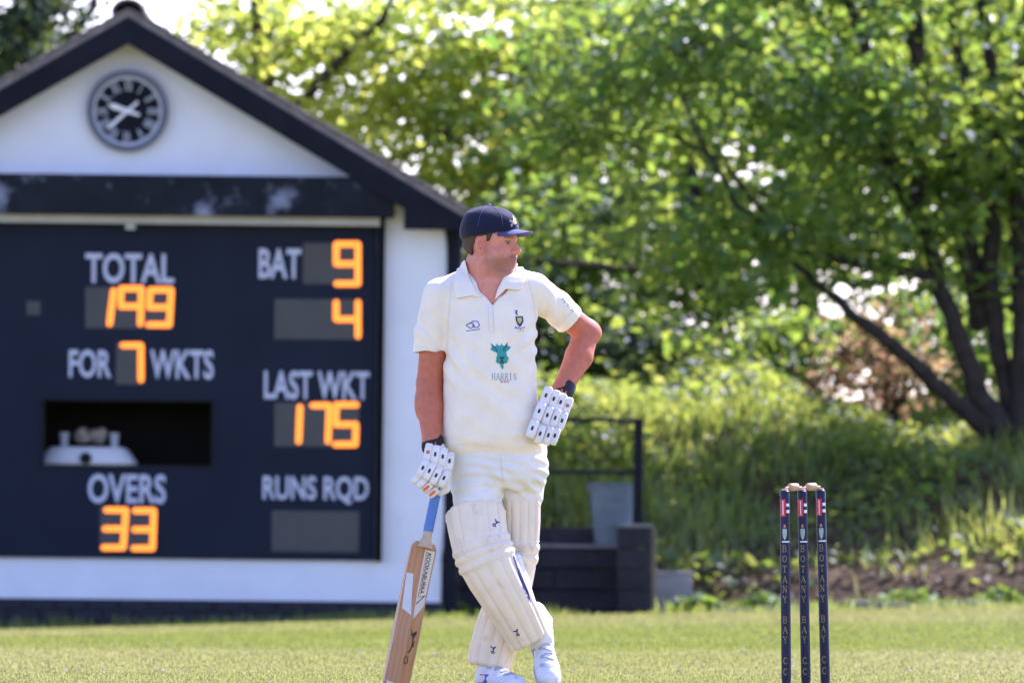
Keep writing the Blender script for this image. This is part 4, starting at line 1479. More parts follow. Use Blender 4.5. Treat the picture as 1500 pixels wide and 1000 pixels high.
def cloth_mat(name, col, rough=.8, bump=.25, weave=900, stub=None):
    m, n, l, b = nt_new(name)
    tc = n.new('ShaderNodeTexCoord')
    nz = n.new('ShaderNodeTexNoise'); nz.inputs['Scale'].default_value = 14; nz.inputs['Detail'].default_value = 5
    l.new(tc.outputs['Object'], nz.inputs['Vector'])
    mr = n.new('ShaderNodeMapRange'); mr.inputs[1].default_value = .3; mr.inputs[2].default_value = .7; mr.inputs[3].default_value = .95; mr.inputs[4].default_value = 1.04
    l.new(nz.outputs['Fac'], mr.inputs[0])
    sc_ = n.new('ShaderNodeVectorMath'); sc_.operation = 'SCALE'; sc_.inputs[0].default_value = col
    l.new(mr.outputs[0], sc_.inputs['Scale']); l.new(sc_.outputs[0], b.inputs['Base Color'])
    b.inputs['Roughness'].default_value = rough
    b.inputs['Specular IOR Level'].default_value = .2
    b.inputs['Sheen Weight'].default_value = .15
    n1 = n.new('ShaderNodeTexNoise'); n1.inputs['Scale'].default_value = weave; n1.inputs['Detail'].default_value = 2
    n2 = n.new('ShaderNodeTexNoise'); n2.inputs['Scale'].default_value = 22; n2.inputs['Detail'].default_value = 3; n2.inputs['Distortion'].default_value = .6
    l.new(tc.outputs['Object'], n1.inputs['Vector']); l.new(tc.outputs['Object'], n2.inputs['Vector'])
    b1 = n.new('ShaderNodeBump'); b1.inputs['Strength'].default_value = bump; b1.inputs['Distance'].default_value = .001
    b2 = n.new('ShaderNodeBump'); b2.inputs['Strength'].default_value = .3; b2.inputs['Distance'].default_value = .012
    l.new(n1.outputs['Fac'], b1.inputs['Height']); l.new(n2.outputs['Fac'], b2.inputs['Height'])
    l.new(b2.outputs[0], b1.inputs['Normal']); l.new(b1.outputs[0], b.inputs['Normal'])
    return m


M_shirt = cloth_mat('cream_polyester', (0.89, 0.78, 0.59))
M_trous = cloth_mat('cream_trousers', (0.80, 0.755, 0.66))
M_navy = cloth_mat('navy_wool', (0.009, 0.0095, 0.026), .85, .4, 500)
M_navy2 = cloth_mat('navy_sheen_cloth', (0.065, 0.065, 0.15), .6, .3, 500)  # peak's lilac sun sheen put into the colour; button and seams share it
M_pad = mat('white_pad_canvas', (0.85, 0.71, 0.51), .6, .06, 20, .25, 300, .001, .3, col2=(.42, .33, .24), stain=(11, .58, .80))
M_padw = mat('white_pad_leather', (0.80, 0.78, 0.75), .5, .05, 20, .1, 200, .001, .35)
M_glove = mat('white_glove_leather', (0.80, 0.735, 0.64), .5, .07, 30, .2, 200, .001, .35, col2=(.55, .50, .42), stain=(20, .6, .85))
M_blk = mat('black_elastic', (0.012, 0.012, 0.014), .7, .2, 60)
M_slot = mat('black_vent', (0.03, 0.03, 0.032), .7, .1, 60)
M_orange = mat('orange_rubber', (0.85, 0.17, 0.03), .5, .08, 40)
M_hair = mat('brown_hair', (0.080, 0.047, 0.030), .65, .45, 160, .8, 400, .003, .3)
M_shoe = mat('white_shoe_mesh', (0.70, 0.69, 0.70), .6, .12, 40, .4, 300, .002, .3, col2=(.34, .35, .33), stain=(16, .55, .75))
M_sole = mat('shoe_sole_grey', (0.42, 0.42, 0.42), .6, .1, 40)
M_blue = mat('blue_print', (0.05, 0.09, 0.42), .5, .05, 40)
M_navyp = mat('navy_print', (0.03, 0.04, 0.14), .5, .05, 40)
M_teal = mat('teal_print', (0.02, 0.30, 0.26), .55, .08, 60)
M_teald = mat('dark_teal_print', (0.012, 0.045, 0.065), .55, .05, 60)
M_greyp = mat('grey_green_print', (0.14, 0.20, 0.20), .55, .05, 60)
M_yel = mat('yellow_print', (0.55, 0.45, 0.08), .55, .05, 60)

# skin with the stubble and flush carried as a colour attribute
M_skin, n, l, b = nt_new('skin')
at = n.new('ShaderNodeAttribute'); at.attribute_name = 'complexion'
tc = n.new('ShaderNodeTexCoord')
nz = n.new('ShaderNodeTexNoise'); nz.inputs['Scale'].default_value = 45; nz.inputs['Detail'].default_value = 6
l.new(tc.outputs['Object'], nz.inputs['Vector'])
mr = n.new('ShaderNodeMapRange'); mr.inputs[1].default_value = .3; mr.inputs[2].default_value = .7; mr.inputs[3].default_value = .88; mr.inputs[4].default_value = 1.10
l.new(nz.outputs['Fac'], mr.inputs[0])
sc_ = n.new('ShaderNodeVectorMath'); sc_.operation = 'SCALE'
l.new(at.outputs['Color'], sc_.inputs[0]); l.new(mr.outputs[0], sc_.inputs['Scale'])
l.new(sc_.outputs[0], b.inputs['Base Color'])
b.inputs['Roughness'].default_value = .6
b.inputs['Specular IOR Level'].default_value = .3
b.inputs['Subsurface Weight'].default_value = .12
b.inputs['Subsurface Radius'].default_value = (.012, .004, .002)
b.inputs['Subsurface Scale'].default_value = .6
nb = n.new('ShaderNodeTexNoise'); nb.inputs['Scale'].default_value = 350
l.new(tc.outputs['Object'], nb.inputs['Vector'])
bp = n.new('ShaderNodeBump'); bp.inputs['Strength'].default_value = .15; bp.inputs['Distance'].default_value = .002
l.new(nb.outputs['Fac'], bp.inputs['Height']); l.new(bp.outputs[0], b.inputs['Normal'])

# ---- torso sections shared by body and shirt: photo row, left, right edge, depth to front and back
def rows_of(tab):
    out = []
    for y, xl_, xr_, fr, bk_ in tab:
        a_, b2_ = J(xl_, y), J(xr_, y)
        out.append(((a_[2] + b2_[2]) / 2, (a_[0] + b2_[0]) / 2, (b2_[0] - a_[0]) / 2, YP + .005, fr, bk_))
    return out
TORSO = rows_of([(398, 700, 748, .05, .07), (405, 680, 768, .07, .09), (414, 660, 781, .085, .105), (428, 650, 787, .10, .12), (445, 646, 788, .115, .13), (470, 648, 787, .13, .135),
                 (500, 651, 786, .14, .13), (540, 650, 787, .147, .12), (580, 648, 788, .153, .115), (612, 646, 792, .158, .115), (636, 645, 797, .160, .12),
                 (650, 646, 800, .154, .12), (660, 650, 801, .138, .118), (668, 653, 800, .128, .115)])

# ---- head frame
HO = J(719, 357, 0.0)
yaw = R(64)
hf_ = np.array((math.sin(yaw), -math.cos(yaw), 0.0))       # facing
ht = np.array((-math.cos(yaw), -math.sin(yaw), 0.0))       # towards the camera: his right side
hu = np.array((0, 0, 1.0))
tilt = R(-2)
hf2 = hf_ * math.cos(tilt) + hu * math.sin(tilt)
hu2 = hu * math.cos(tilt) - hf_ * math.sin(tilt)
HM = np.stack([hf2, ht, hu2], 1)
def H(f, t, u):
    return HO + HM @ np.array((f, t, u))

# grid: fine over the head, coarser below
def naxis(lo, hi, h, flo, fhi, fh):
    return np.unique(np.round(np.concatenate([np.arange(lo, flo, h), np.arange(flo, fhi, fh), np.arange(fhi, hi + h, h)]), 5))
hx, hy, hz = HO
bx = naxis(J(596, 500)[0], J(886, 500)[0], .0055, hx - .115, hx + .125, .0021)
by2 = naxis(YP - .24, YP + .24, .0055, hy - .115, hy + .12, .0021)
bzz_ = naxis(gz0 + .02, hz + .14, .006, hz - .135, hz + .14, .0021)
f = Field(bx, by2, bzz_)
f.loft(TORSO, k=0, off=-.014)
# arms
A_L = [(641, 432, 0.0, .05), (629, 562, .02, .0465), (630, 600, -.03, .0455), (633, 648, -.09, .034), (634, 664, -.10, .026)]
A_R = [(783, 428, 0.01, .052), (860, 486, .13, .0445), (848, 522, .09, .049), (822, 572, .0, .0345), (814, 592, -.03, .026)]
for arm in (A_L, A_R):
    for (p, q) in zip(arm[:-1], arm[1:]):
        f.cone(J(*p[:3]), J(*q[:3]), p[3], q[3], .015)
# forearm muscle and elbow point
f.ell(J(626, 590, -.01), (.046, .046, .075), k=.02)
f.ell(J(869, 489, .14), (.028, .03, .028), k=.02)
# simple hands inside the gloves
f.cone(J(634, 670, -.105), J(634, 696, -.115), .022, .02, .01)
f.cone(J(812, 596, -.03), J(799, 628, -.085), .022, .02, .01)
# hips and legs inside the trousers
LEG_F = [(697, 692, -.01, .092), (706, 803, -.085, .068), (740, 872, -.07, .060), (778, 915, -.015, .052), (794, 936, -.01, .042)]
LEG_B = [(763, 692, .02, .080), (765, 722, .03, .070), (764, 742, .035, .056), (763, 803, .035, .054), (742, 880, .06, .052), (716, 962, .085, .043)]
for leg in (LEG_F, LEG_B):
    for p, q in zip(leg[:-1], leg[1:]):
        f.cone(J(*p[:3]), J(*q[:3]), p[3] - .012, q[3] - .006, .03)
# neck and head
f.cone(H(-.030, 0, -.075), J(716, 428, .02), .062, .075, .02)
f.cone(H(.0, 0, -.085), J(722, 424, -.03), .055, .055, .03)
f.ell(H(-.012, 0, .035), (.099, .078, .090), HM, .01)
f.ell(H(.022, 0, -.035), (.072, .066, .080), HM, .025)
f.ell(H(.052, 0, .022), (.042, .060, .045), HM, .02)            # forehead
for sg in (1, -1):
    f.ell(H(.049, sg * .042, -.040), (.036, .028, .036), HM, .02)     # cheek
    f.ell(H(.012, sg * .056, -.070), (.045, .022, .038), HM, .03)     # jaw corner
    f.cone(H(.012, sg * .052, -.088), H(.066, sg * .020, -.106), .020, .021, .025)
    f.cone(H(.081, sg * .012, .026), H(.068, sg * .048, .024), .011, .010, .012)     # brow
f.ell(H(.066, 0, -.107), (.029, .032, .022), HM, .02)           # chin
f.ell(H(.030, 0, -.108), (.054, .054, .030), HM, .03)           # soft under-chin
f.ell(H(.078, 0, -.056), (.024, .030, .026), HM, .018)          # muzzle
f.cone(H(.086, 0, .018), H(.108, 0, -.020), .0085, .0115, .010)  # nose
f.ell(H(.110, 0, -.024), (.0125, .0125, .0105), HM, .006)
for sg in (1, -1):
    f.ell(H(.098, sg * .0125, -.028), (.0115, .0075, .0085), HM, .006)
    f.ell(H(.098, sg * .031, .005), (.016, .0195, .0120), HM, .010, 'sub')   # socket
    f.cone(H(.0850, sg * .019, .0125), H(.0765, sg * .047, .0112), .0050, .0042, .003)   # upper lid
    f.cone(H(.0840, sg * .020, -.0010), H(.0760, sg * .046, -.0010), .0036, .0034, .003)      # lower lid
    f.ell(H(.104, sg * .0065, -.0345), (.005, .003, .003), HM, .003, 'sub')
f.cone(H(.0985, .0, -.0505), H(.089, .022, -.0570), .0062, .0035, .005)
f.cone(H(.0985, .0, -.0505), H(.089, -.022, -.0570), .0062, .0035, .005)
f.cone(H(.0965, .0, -.0655), H(.088, .020, -.0600), .0068, .0035, .005)
f.cone(H(.0965, .0, -.0655), H(.088, -.020, -.0600), .0068, .0035, .005)
f.cone(H(.1050, .0, -.0583), H(.090, .025, -.0588), .0020, .0016, .002, 'sub')
f.cone(H(.1050, .0, -.0583), H(.090, -.025, -.0588), .0020, .0016, .002, 'sub')
for sg in (1, -1):                                             # ears
    EM = HM @ np.array(Matrix.Rotation(R(-14 * 1), 3, 'Y'))
    f.ell(H(-.006, sg * .077, -.006), (.019, .0105, .032), EM, .006)
    f.ell(H(.001, sg * .087, -.003), (.0115, .0115, .019), EM, .003, 'sub')
    f.ell(H(.004, sg * .079, -.032), (.010, .007, .010), HM, .006)
    f.ell(H(.010, sg * .076, -.008), (.005, .006, .009), HM, .004)
V, Q = f.mesh()
V = relax(V, Q, 1, .4)
# complexion
loc = (V - HO) @ HM
fx, tx_, ux = loc[:, 0], loc[:, 1], loc[:, 2]
base_c = np.array((0.69, 0.265, 0.16))
Cx = np.repeat(base_c[None], len(V), 0)
arms = V[:, 2] < hz - .22
Cx[arms] = (0.55, 0.165, 0.085)
def blob(c, r):
    return np.exp(-(((loc - np.array(c)) / np.array(r)) ** 2).sum(1))
flush = np.clip(blob((.062, .05, -.02), (.03, .03, .025)) + blob((.062, -.05, -.02), (.03, .03, .025)) + .9 * blob((.11, 0, -.022), (.016, .02, .016)) + .9 * blob((-.005, .08, -.005), (.025, .02, .04)), 0, 1)
Cx = Cx * (1 - .55 * flush[:, None]) + np.array((.60, .17, .12)) * .55 * flush[:, None]
jaw = np.clip((-.042 - ux + .18 * np.clip(fx, -.1, .1) - .003) / .025, 0, 1) * np.clip((fx + .012) / .075, 0, 1) * np.clip((.132 + ux) / .035, 0, 1)
side = np.exp(-((fx - .020) / .014) ** 2) * np.clip((.02 - ux) / .02, 0, 1) * np.clip((np.abs(tx_) - .04) / .015, 0, 1) * np.clip((.085 + ux) / .03, 0, 1)
tash = np.exp(-((ux + .0435) / .0065) ** 2) * np.clip((fx - .070) / .018, 0, 1) * np.exp(-(tx_ / .028) ** 4)
sp_ = .9 + .1 * wavy(V, 120, 3)
stub = np.clip((.74 * jaw + .26 * side) * sp_ + .80 * tash, 0, .85) * (V[:, 2] > hz - .14)
Cx = Cx * (1 - stub[:, None]) + np.array((.22, .105, .06)) * stub[:, None]
brow = np.exp(-((ux - .0275) / .0055) ** 2) * np.clip((fx - .055) / .01, 0, 1) * (np.abs(tx_) > .012) * (np.abs(tx_) < .055)
Cx = Cx * (1 - .7 * brow[:, None]) + np.array((.09, .05, .03)) * .7 * brow[:, None]
lash = np.exp(-((ux - .0105) / .0022) ** 2) * (fx > .070) * (np.abs(tx_) > .018) * (np.abs(tx_) < .050)
Cx = Cx * (1 - .75 * lash[:, None]) + np.array((.05, .03, .02)) * .75 * lash[:, None]
mline = np.exp(-((ux + .0585) / .0022) ** 2) * (fx > .078) * (np.abs(tx_) < .027)
Cx = Cx * (1 - .6 * mline[:, None]) + np.array((.16, .05, .04)) * .6 * mline[:, None]
lip = np.clip(np.exp(-((ux + .058) / .0075) ** 2) * np.clip((fx - .084) / .006, 0, 1), 0, 1)
Cx = Cx * (1 - .5 * lip[:, None]) + np.array((.42, .16, .13)) * .5 * lip[:, None]
body = mesh_obj('body', V, Q, M_skin, person, True, attr={'complexion': np.concatenate([Cx, np.ones((len(V), 1))], 1)})
BODY_BVH = BVHTree.FromPolygons([tuple(v) for v in V], [tuple(q) for q in Q])

# eyes
M_eye = mat('eye_white', (.24, .20, .18), .15, .03, 20, spec=.6)
M_iris = mat('iris_dark', (.06, .045, .03), .12, .1, 60, spec=.6)
for sg in (1, -1):
    c = H(.0748, sg * .032, .0055)
    gd_ = hf2 * .96 + ht * sg * .12
    gd_ = gd_ / np.linalg.norm(gd_)
    fe = Field.uni(c - .016, c + .016, .0016).ell(c, (.0122,) * 3, k=0)
    V, Q = fe.mesh()
    e_ = mesh_obj('eye', V, Q, M_eye, person, True)
    sd_ = np.cross(gd_, hu2)
    V = [tuple(c + gd_ * math.sqrt(max(.0126 ** 2 - r * r, 0)) + (sd_ * math.cos(a) + hu2 * math.sin(a)) * r) for r in (.0001, .0025, .005, .0056) for a in np.linspace(0, 2 * math.pi, 16, endpoint=False)]
    F = [(i * 16 + k, i * 16 + (k + 1) % 16, (i + 1) * 16 + (k + 1) % 16, (i + 1) * 16 + k) for i in range(3) for k in range(16)]
    mesh_obj('iris', V, F, M_iris, e_, True)

# hair: back of the head, around the ear, sideburns
fh = Field.uni(HO - .13, HO + .14, .0028)
fh.ell(H(-.012, 0, .030), (.1015, .0805, .092), HM, 0)
fh.ell(H(-.040, 0, -.025), (.062, .060, .055), HM, .02)
fh.ell(H(.03, 0, -.03), (.085, .12, .080), HM, .004, 'sub')
fh.plane(H(-.03, 0, -.055), -hu2 + .5 * -hf2)
for sg in (1, -1):
    fh.cone(H(.026, sg * .0700, .030), H(.023, sg * .0695, .014), .010, .007, .006)
fh.ell(H(-.004, .09, -.008), (.022, .03, .036), HM, .003, 'sub')
fh.ell(H(-.004, -.09, -.008), (.022, .03, .036), HM, .003, 'sub')
V, Q = fh.mesh()
N_ = vnormals(V, Q)
V = V + N_ * (wavy(V * np.array((1, 1, .35)), 420, 8) * .0011)[:, None]
mesh_obj('hair', V, Q, M_hair, person, True)

# ---- cap: crown, peak, button, badge, seams
cap = Field.uni(HO + np.array((-.15, -.15, -.01)), HO + np.array((.16, .15, .17)), .003)
cap.ell(H(-.010, 0, .038), (.110, .091, .099), HM, 0)
cap.ell(H(.042, 0, .072), (.057, .066, .050), HM, .02)
cap.ell(H(-.040, 0, .068), (.066, .080, .062), HM, .02)
cap.plane(H(0, 0, .0315), -hu2 + .19 * hf2)
cap.ell(H(-.012, 0, .025), (.101, .082, .080), HM, .004, 'sub')
V, Q = cap.mesh()
N_ = vnormals(V, Q)
lc = (V - HO) @ HM
V = V + N_ * (wavy(V, 45, 4) * .0022 * np.clip((lc[:, 2] - .04) / .04, 0, 1))[:, None]
crown = mesh_obj('cap', V, Q, M_navy, person, True)
CAP_BVH = BVHTree.FromPolygons([tuple(v) for v in V], [tuple(q) for q in Q])
# peak: curved sheet with thickness
def peak_pt(a, r, top):
    """a -1..1 across, r 0..1 outward"""
    t = a * .068
    fb = -.012 + .109 * math.sqrt(max(0, 1 - (t / .092) ** 2))
    ff = fb + .066 * math.sqrt(max(0, 1 - abs(a) ** 2.4))
    ff_ = fb + (ff - fb) * r - .006 * (1 - r)
    u = .0545 - .008 * r - .019 * a * a + (.003 if top else -.0005)
    return tuple(H(ff_, t, u))
V, F = [], []
na, nr_ = 25, 8
for top_ in (1, 0):
    for i in range(na):
        for j in range(nr_):
            V.append(peak_pt(-1 + 2 * i / (na - 1), j / (nr_ - 1), top_))
o2 = na * nr_
for i in range(na - 1):
    for j in range(nr_ - 1):
        q = (i * nr_ + j, i * nr_ + j + 1, (i + 1) * nr_ + j + 1, (i + 1) * nr_ + j)
        F.append(q[::-1]); F.append(tuple(x + o2 for x in q))
    F.append((i * nr_ + nr_ - 1, i * nr_ + nr_ - 1 + o2, (i + 1) * nr_ + nr_ - 1 + o2, (i + 1) * nr_ + nr_ - 1))
smooth_by_angle(mesh_obj('peak', V, F, M_navy2, crown), 50)
bt = Field.uni(H(-.012, 0, .145) - .02, H(-.012, 0, .145) + .02, .002).ell(H(-.014, 0, .1385), (.0085, .0085, .005), HM, 0)
V, Q = bt.mesh()
mesh_obj('cap_button', V, Q, M_navy2, crown, True)
def cast(bvh, p, d):
    r_ = bvh.ray_cast(Vector(p), Vector(d))
    return r_[0], r_[1]
cc_ = np.array(H(-.012, 0, .05))
for an in (35, 90, 145, 215, 270, 325):
    pts = []
    for el in range(8, 86, 7):
        d = HM @ np.array((math.cos(R(an)) * math.cos(R(el)), math.sin(R(an)) * math.cos(R(el)), math.sin(R(el))))
        h_, n_ = cast(CAP_BVH, cc_ + d * .3, -d)
        if h_: pts.append(h_ + n_ * .0002)
    if len(pts) > 2:
        MB().tube(pts, .0011, 6).obj('seam', M_navy2, crown, True)
# badge on the front panel
def cap_map(u, v, lift):
    d = HM @ np.array((math.cos(R(u)) * math.cos(R(v)), math.sin(R(u)) * math.cos(R(v)), math.sin(R(v))))
    h_, n_ = cast(CAP_BVH, cc_ + d * .3, -d)
    return tuple(h_ + n_ * lift)
def cap_patch(name, poly, m, lift):
    c = np.mean(poly, 0)
    V = [cap_map(c[0], c[1], lift)] + [cap_map(p[0], p[1], lift) for p in poly]
    k = len(poly)
    mesh_obj(name, V, [(0, 1 + i, 1 + (i + 1) % k) for i in range(k)], m, crown)
cap_patch('badge', [(-4, 8), (17, 7), (20, 20), (12, 18), (4, 24)], mat('lilac_badge', (.38, .36, .55), .6, .1, 60), .0012)
cap_patch('badge_crest', [(0, 13), (8, 11), (12, 16), (8, 24), (4, 30), (0, 22)], M_yel, .002)
cap_patch('badge_crest', [(-8, 14), (-1, 12), (1, 26), (5, 36), (-4, 30)], M_blk, .0022)

# ---- shirt
fs = Field.uni(J(598, 672, -.21), J(860, 384, .21), .0042)
fs.loft(TORSO, k=0)
fs.cone(J(648, 424, .01), J(700, 404, .03), .045, .045, .03, sy=1.3)
fs.cone(J(740, 404, .03), J(782, 418, .02), .045, .048, .03, sy=1.3)
SL_L = [(643, 430, .0, .058), (631, 490, .01, .0625), (630, 548, .015, .064)]
SL_R = [(781, 425, .015, .060), (815, 452, .06, .0575), (856, 489, .11, .0535)]
ft = Field(fs.xs, fs.ys, fs.zs)
for p, q in zip(SL_L[:-1], SL_L[1:]):
    ft.cone(J(*p[:3]), J(*q[:3]), p[3], q[3], .012, sy=1.08)
ft.plane(J(630, 516.5, .0), (J(630, 548, .0) - J(633, 490, .0)) + np.array((0.010, 0, 0)))
fu = Field(fs.xs, fs.ys, fs.zs)
for p, q in zip(SL_R[:-1], SL_R[1:]):
    fu.cone(J(*p[:3]), J(*q[:3]), p[3], q[3], .012, sy=1.08)
fu.plane(J(834, 471, .085), (J(853, 489, .11) - J(815, 452, .06)))
for g in (ft, fu):
    fs.F = smin(fs.F, g.F, .012)
# hollow the sleeve ends and the neck
for arm, rr in ((A_L, .054), (A_R, .0475)):
    pass
fs.cone(J(629, 503, .01), J(629, 560, .01), .050, .057, .003, 'sub')
fs.cone(J(824, 462, .075), J(862, 490, .13), .043, .049, .003, 'sub')
fs.cone(H(-.030, 0, -.06), J(717, 424, .01), .064, .066, .004, 'sub')
fs.cone(J(722, 380, -.06), J(722, 418, -.06), .060, .058, .006, 'sub')
# the open placket: a V cut into the front
vtx = [(694, 408), (722, 449), (748, 406)]
pv = [J(*v) for v in vtx]
def vcut(X, Y, Z):
    d1 = None
    (x0_, z0_), (x1_, z1_), (x2_, z2_) = [(q[0], q[2]) for q in pv]
    nL = np.array((-(z1_ - z0_), x1_ - x0_)); nL /= np.linalg.norm(nL)
    nR = np.array((-(z2_ - z1_), x2_ - x1_)); nR /= np.linalg.norm(nR)
    dL = -((X - x1_) * nL[0] + (Z - z1_) * nL[1])
    dR = -((X - x1_) * nR[0] + (Z - z1_) * nR[1])
    return np.maximum(np.maximum(dL, dR), Y - (YP - .02)) + 0 * Y
fs.put(vcut, (pv[0][0] - .02, YP - .21, pv[1][2] - .01), (pv[2][0] + .02, YP - .0, pv[0][2] + .05), .004, 'sub', mg=0)
V, Q = fs.mesh()
V = relax(V, Q, 2, .5)
N_ = vnormals(V, Q)
# folds: soft drapes from the armpits, bunching above the waistband, sleeve creases
def fold(V, p, d, wl, fall, amp, ph=0.0):
    """parallel creases across direction d around point p"""
    r_ = V - p
    w_ = np.exp(-(np.linalg.norm(r_ * np.array((1, .3, 1)), axis=1) / fall) ** 2)
    s_ = r_ @ d * 2 * math.pi / wl + ph + 1.2 * np.sin(r_ @ np.array((d[2], 0, -d[0])) * 14)
    c = np.sin(s_)
    return amp * w_ * (np.abs(c) ** .7 * np.sign(c))
D = wavy(V * np.array((1, .5, .45)), 24, 21) * .0042 + wavy(V * np.array((.5, .5, 1)), 38, 23) * .0013 + wavy(V, 70, 22) * .0004
for p, d, wl, fall, amp in ((J(660, 525), (.75, 0, .66), .05, .09, .0030), (J(780, 500), (-.7, 0, .71), .05, .09, .0035), (J(690, 648), (.16, 0, 1), .055, .05, .0030),
                            (J(765, 640), (-.35, 0, 1), .050, .05, .0035), (J(720, 560), (.35, 0, .94), .085, .13, .0028), (J(630, 480), (.5, 0, .86), .055, .06, .0025), (J(805, 455, .03), (.8, 0, .2), .05, .06, .003), (J(690, 480), (.6, 0, .8), .06, .08, .002)):
    D += fold(V, p, np.array(d) / np.linalg.norm(d), wl, fall, amp)
V = V + N_ * (D * 1.6)[:, None]
shirt = mesh_obj('shirt', V, Q, M_shirt, person, True)
SHIRT_BVH = BVHTree.FromPolygons([tuple(v) for v in V], [tuple(q) for q in Q])

# collar: shell lying over neck base and shoulders, cut to leaf outlines
def poly_sd(poly, X, Z):
    """signed distance to a polygon in the x-z plane (negative inside)"""
    d = np.full(np.broadcast(X, Z).shape, 1e9); s_ = np.ones_like(d)
    k = len(poly)
    for i in range(k):
        a, b_ = poly[i], poly[i - 1]
        ex, ez = b_[0] - a[0], b_[1] - a[1]
        wx_, wz_ = X - a[0], Z - a[1]
        t = np.clip((wx_ * ex + wz_ * ez) / (ex * ex + ez * ez), 0, 1)
        d = np.minimum(d, (wx_ - ex * t) ** 2 + (wz_ - ez * t) ** 2)
        c1 = Z >= a[1]; c2 = Z < b_[1]; c3 = ex * wz_ > ez * wx_
        fl = (c1 & c2 & c3) | (~c1 & ~c2 & ~c3)
        s_ = np.where(fl, -s_, s_)
    return s_ * np.sqrt(d)
leafs = [[(672, 383), (681, 381), (688, 408), (698, 428), (706, 437), (691, 434), (668, 438), (664, 415)],
         [(757, 391), (748, 398), (737, 408), (729, 424), (724, 441), (741, 424), (763, 426), (772, 402), (766, 391)]]
fb = Field.uni(J(655, 452, -.17), J(785, 376, .15), .0026)
fb.loft(TORSO, k=0)
fb.cone(J(648, 424, .01), J(700, 404, .03), .045, .045, .03, sy=1.3)
fb.cone(J(740, 404, .03), J(782, 418, .02), .045, .048, .03, sy=1.3)
fb.cone(H(-.030, 0, -.075), J(716, 424, .02), .063, .070, .02)
d0 = fb.F.copy()
X_, Y_, Z_ = fb.xs[:, None, None], fb.ys[None, :, None], fb.zs[None, None, :]
shell = np.abs(d0 - .0065) - .0036
m2 = np.full((len(fb.xs), len(fb.zs)), 1e9)
for lf in leafs:
    pl_ = [(J(*q)[0], J(*q)[2]) for q in lf]
    m2 = np.minimum(m2, poly_sd(pl_, fb.xs[:, None], fb.zs[None, :]))
front = np.maximum(m2[:, None, :], Y_ - (YP + .0))
zc = J(700, 383)[2]; zd = J(700, 402)[2]
neckd = np.sqrt((X_ - J(716, 400)[0]) ** 2 + (Y_ - (YP + .02)) ** 2)
backb = np.maximum(np.maximum(np.maximum(zd - Z_, Z_ - zc), (YP - .0) - Y_), neckd - .105)
fb.F = np.maximum(shell, np.minimum(front, backb)).astype(np.float32)
V, Q = fb.mesh()
V = relax(V, Q, 1, .4)
mesh_obj('collar', V, Q, M_shirt, shirt, True)

# prints on the shirt, laid on the cloth
FWD = np.array((0, 1.0, 0))
def on_cloth(bvh, x, z, lift, y0=YP - .5):
    h_, n_ = cast(bvh, (x, y0, z), FWD)
    if h_ is None:
        return (x, YP, z)
    return tuple(h_ + Vector((0, -lift, 0)))
def refine(V2, F):
    """split faces into small triangles so prints follow the cloth"""
    bm_ = bmesh.new()
    vs = [bm_.verts.new((v[0], v[1], 0)) for v in V2]
    for f_ in F:
        try: bm_.faces.new([vs[i] for i in f_])
        except ValueError: pass
    bmesh.ops.triangulate(bm_, faces=bm_.faces[:])
    for _ in range(3):
        es = [e for e in bm_.edges if e.calc_length() > .008]
        if not es: break
        bmesh.ops.subdivide_edges(bm_, edges=es, cuts=1)
        bmesh.ops.triangulate(bm_, faces=bm_.faces[:])
    bm_.verts.index_update()
    o_ = [(v.co.x, v.co.y) for v in bm_.verts], [[v.index for v in f_.verts] for f_ in bm_.faces]
    bm_.free()
    return o_
def cloth_print(name, polys, m, parent=None, bvh=None, lift=.0012, label=None):
    """polys: pixel outlines or quads"""
    parent = parent or shirt; bvh = bvh or SHIRT_BVH
    V2, F = [], []
    for pl_ in polys:
        k = len(V2)
        V2 += [(J(*q)[0], J(*q)[2]) for q in pl_]
        F.append(list(range(k, k + len(pl_))))
    V2, F = refine(V2, F)
    V = [on_cloth(bvh, x, z, lift) for x, z in V2]
    # faces seen from the camera
    o_ = mesh_obj(name, V, F, m, parent)
    if label: o_['label'] = label
    return o_
def stroke_px(pts, w_):
    """px polyline -> quads"""
    out = []
    for a, b_ in zip(pts[:-1], pts[1:]):
        a, b_ = np.array(a, float), np.array(b_, float)
        d = b_ - a; L_ = np.linalg.norm(d); d /= max(L_, 1e-6)
        q = np.array((-d[1], d[0])) * w_ / 2
        e_ = d * w_ * .3
        out.append([tuple(a - e_ - q), tuple(b_ + e_ - q), tuple(b_ + e_ + q), tuple(a - e_ + q)])
    return out
def serif_px(txt, x0_, y0_, x1_, y1_, wk=1.0, gap=.28):
    """word in serif capitals inside a pixel box"""
    n_ = len(txt)
    cw = (x1_ - x0_) / (n_ + gap * (n_ - 1))
    out = []
    for i, ch in enumerate(txt):
        V2, F = stroke_quads(SERIF[ch], wk)
        for f_ in F:
            out.append([(x0_ + i * cw * (1 + gap) + V2[k][0] * cw, y1_ - V2[k][1] * (y1_ - y0_)) for k in f_])
    return out
# left breast: interlocked blue loops over a thin underline
cloth_print('maker_mark', stroke_px([(683, 477), (688, 474), (693, 474), (695, 478), (691, 481), (688, 481), (683, 477)], 1.3) + stroke_px([(688, 475), (693, 471), (700, 471.5), (702.5, 477), (700, 480.5), (695, 480), (692, 476.5)], 1.3)
            + stroke_px([(683, 485.3), (703, 483)], 1.1), M_blue, label='blue interlocked maker mark')
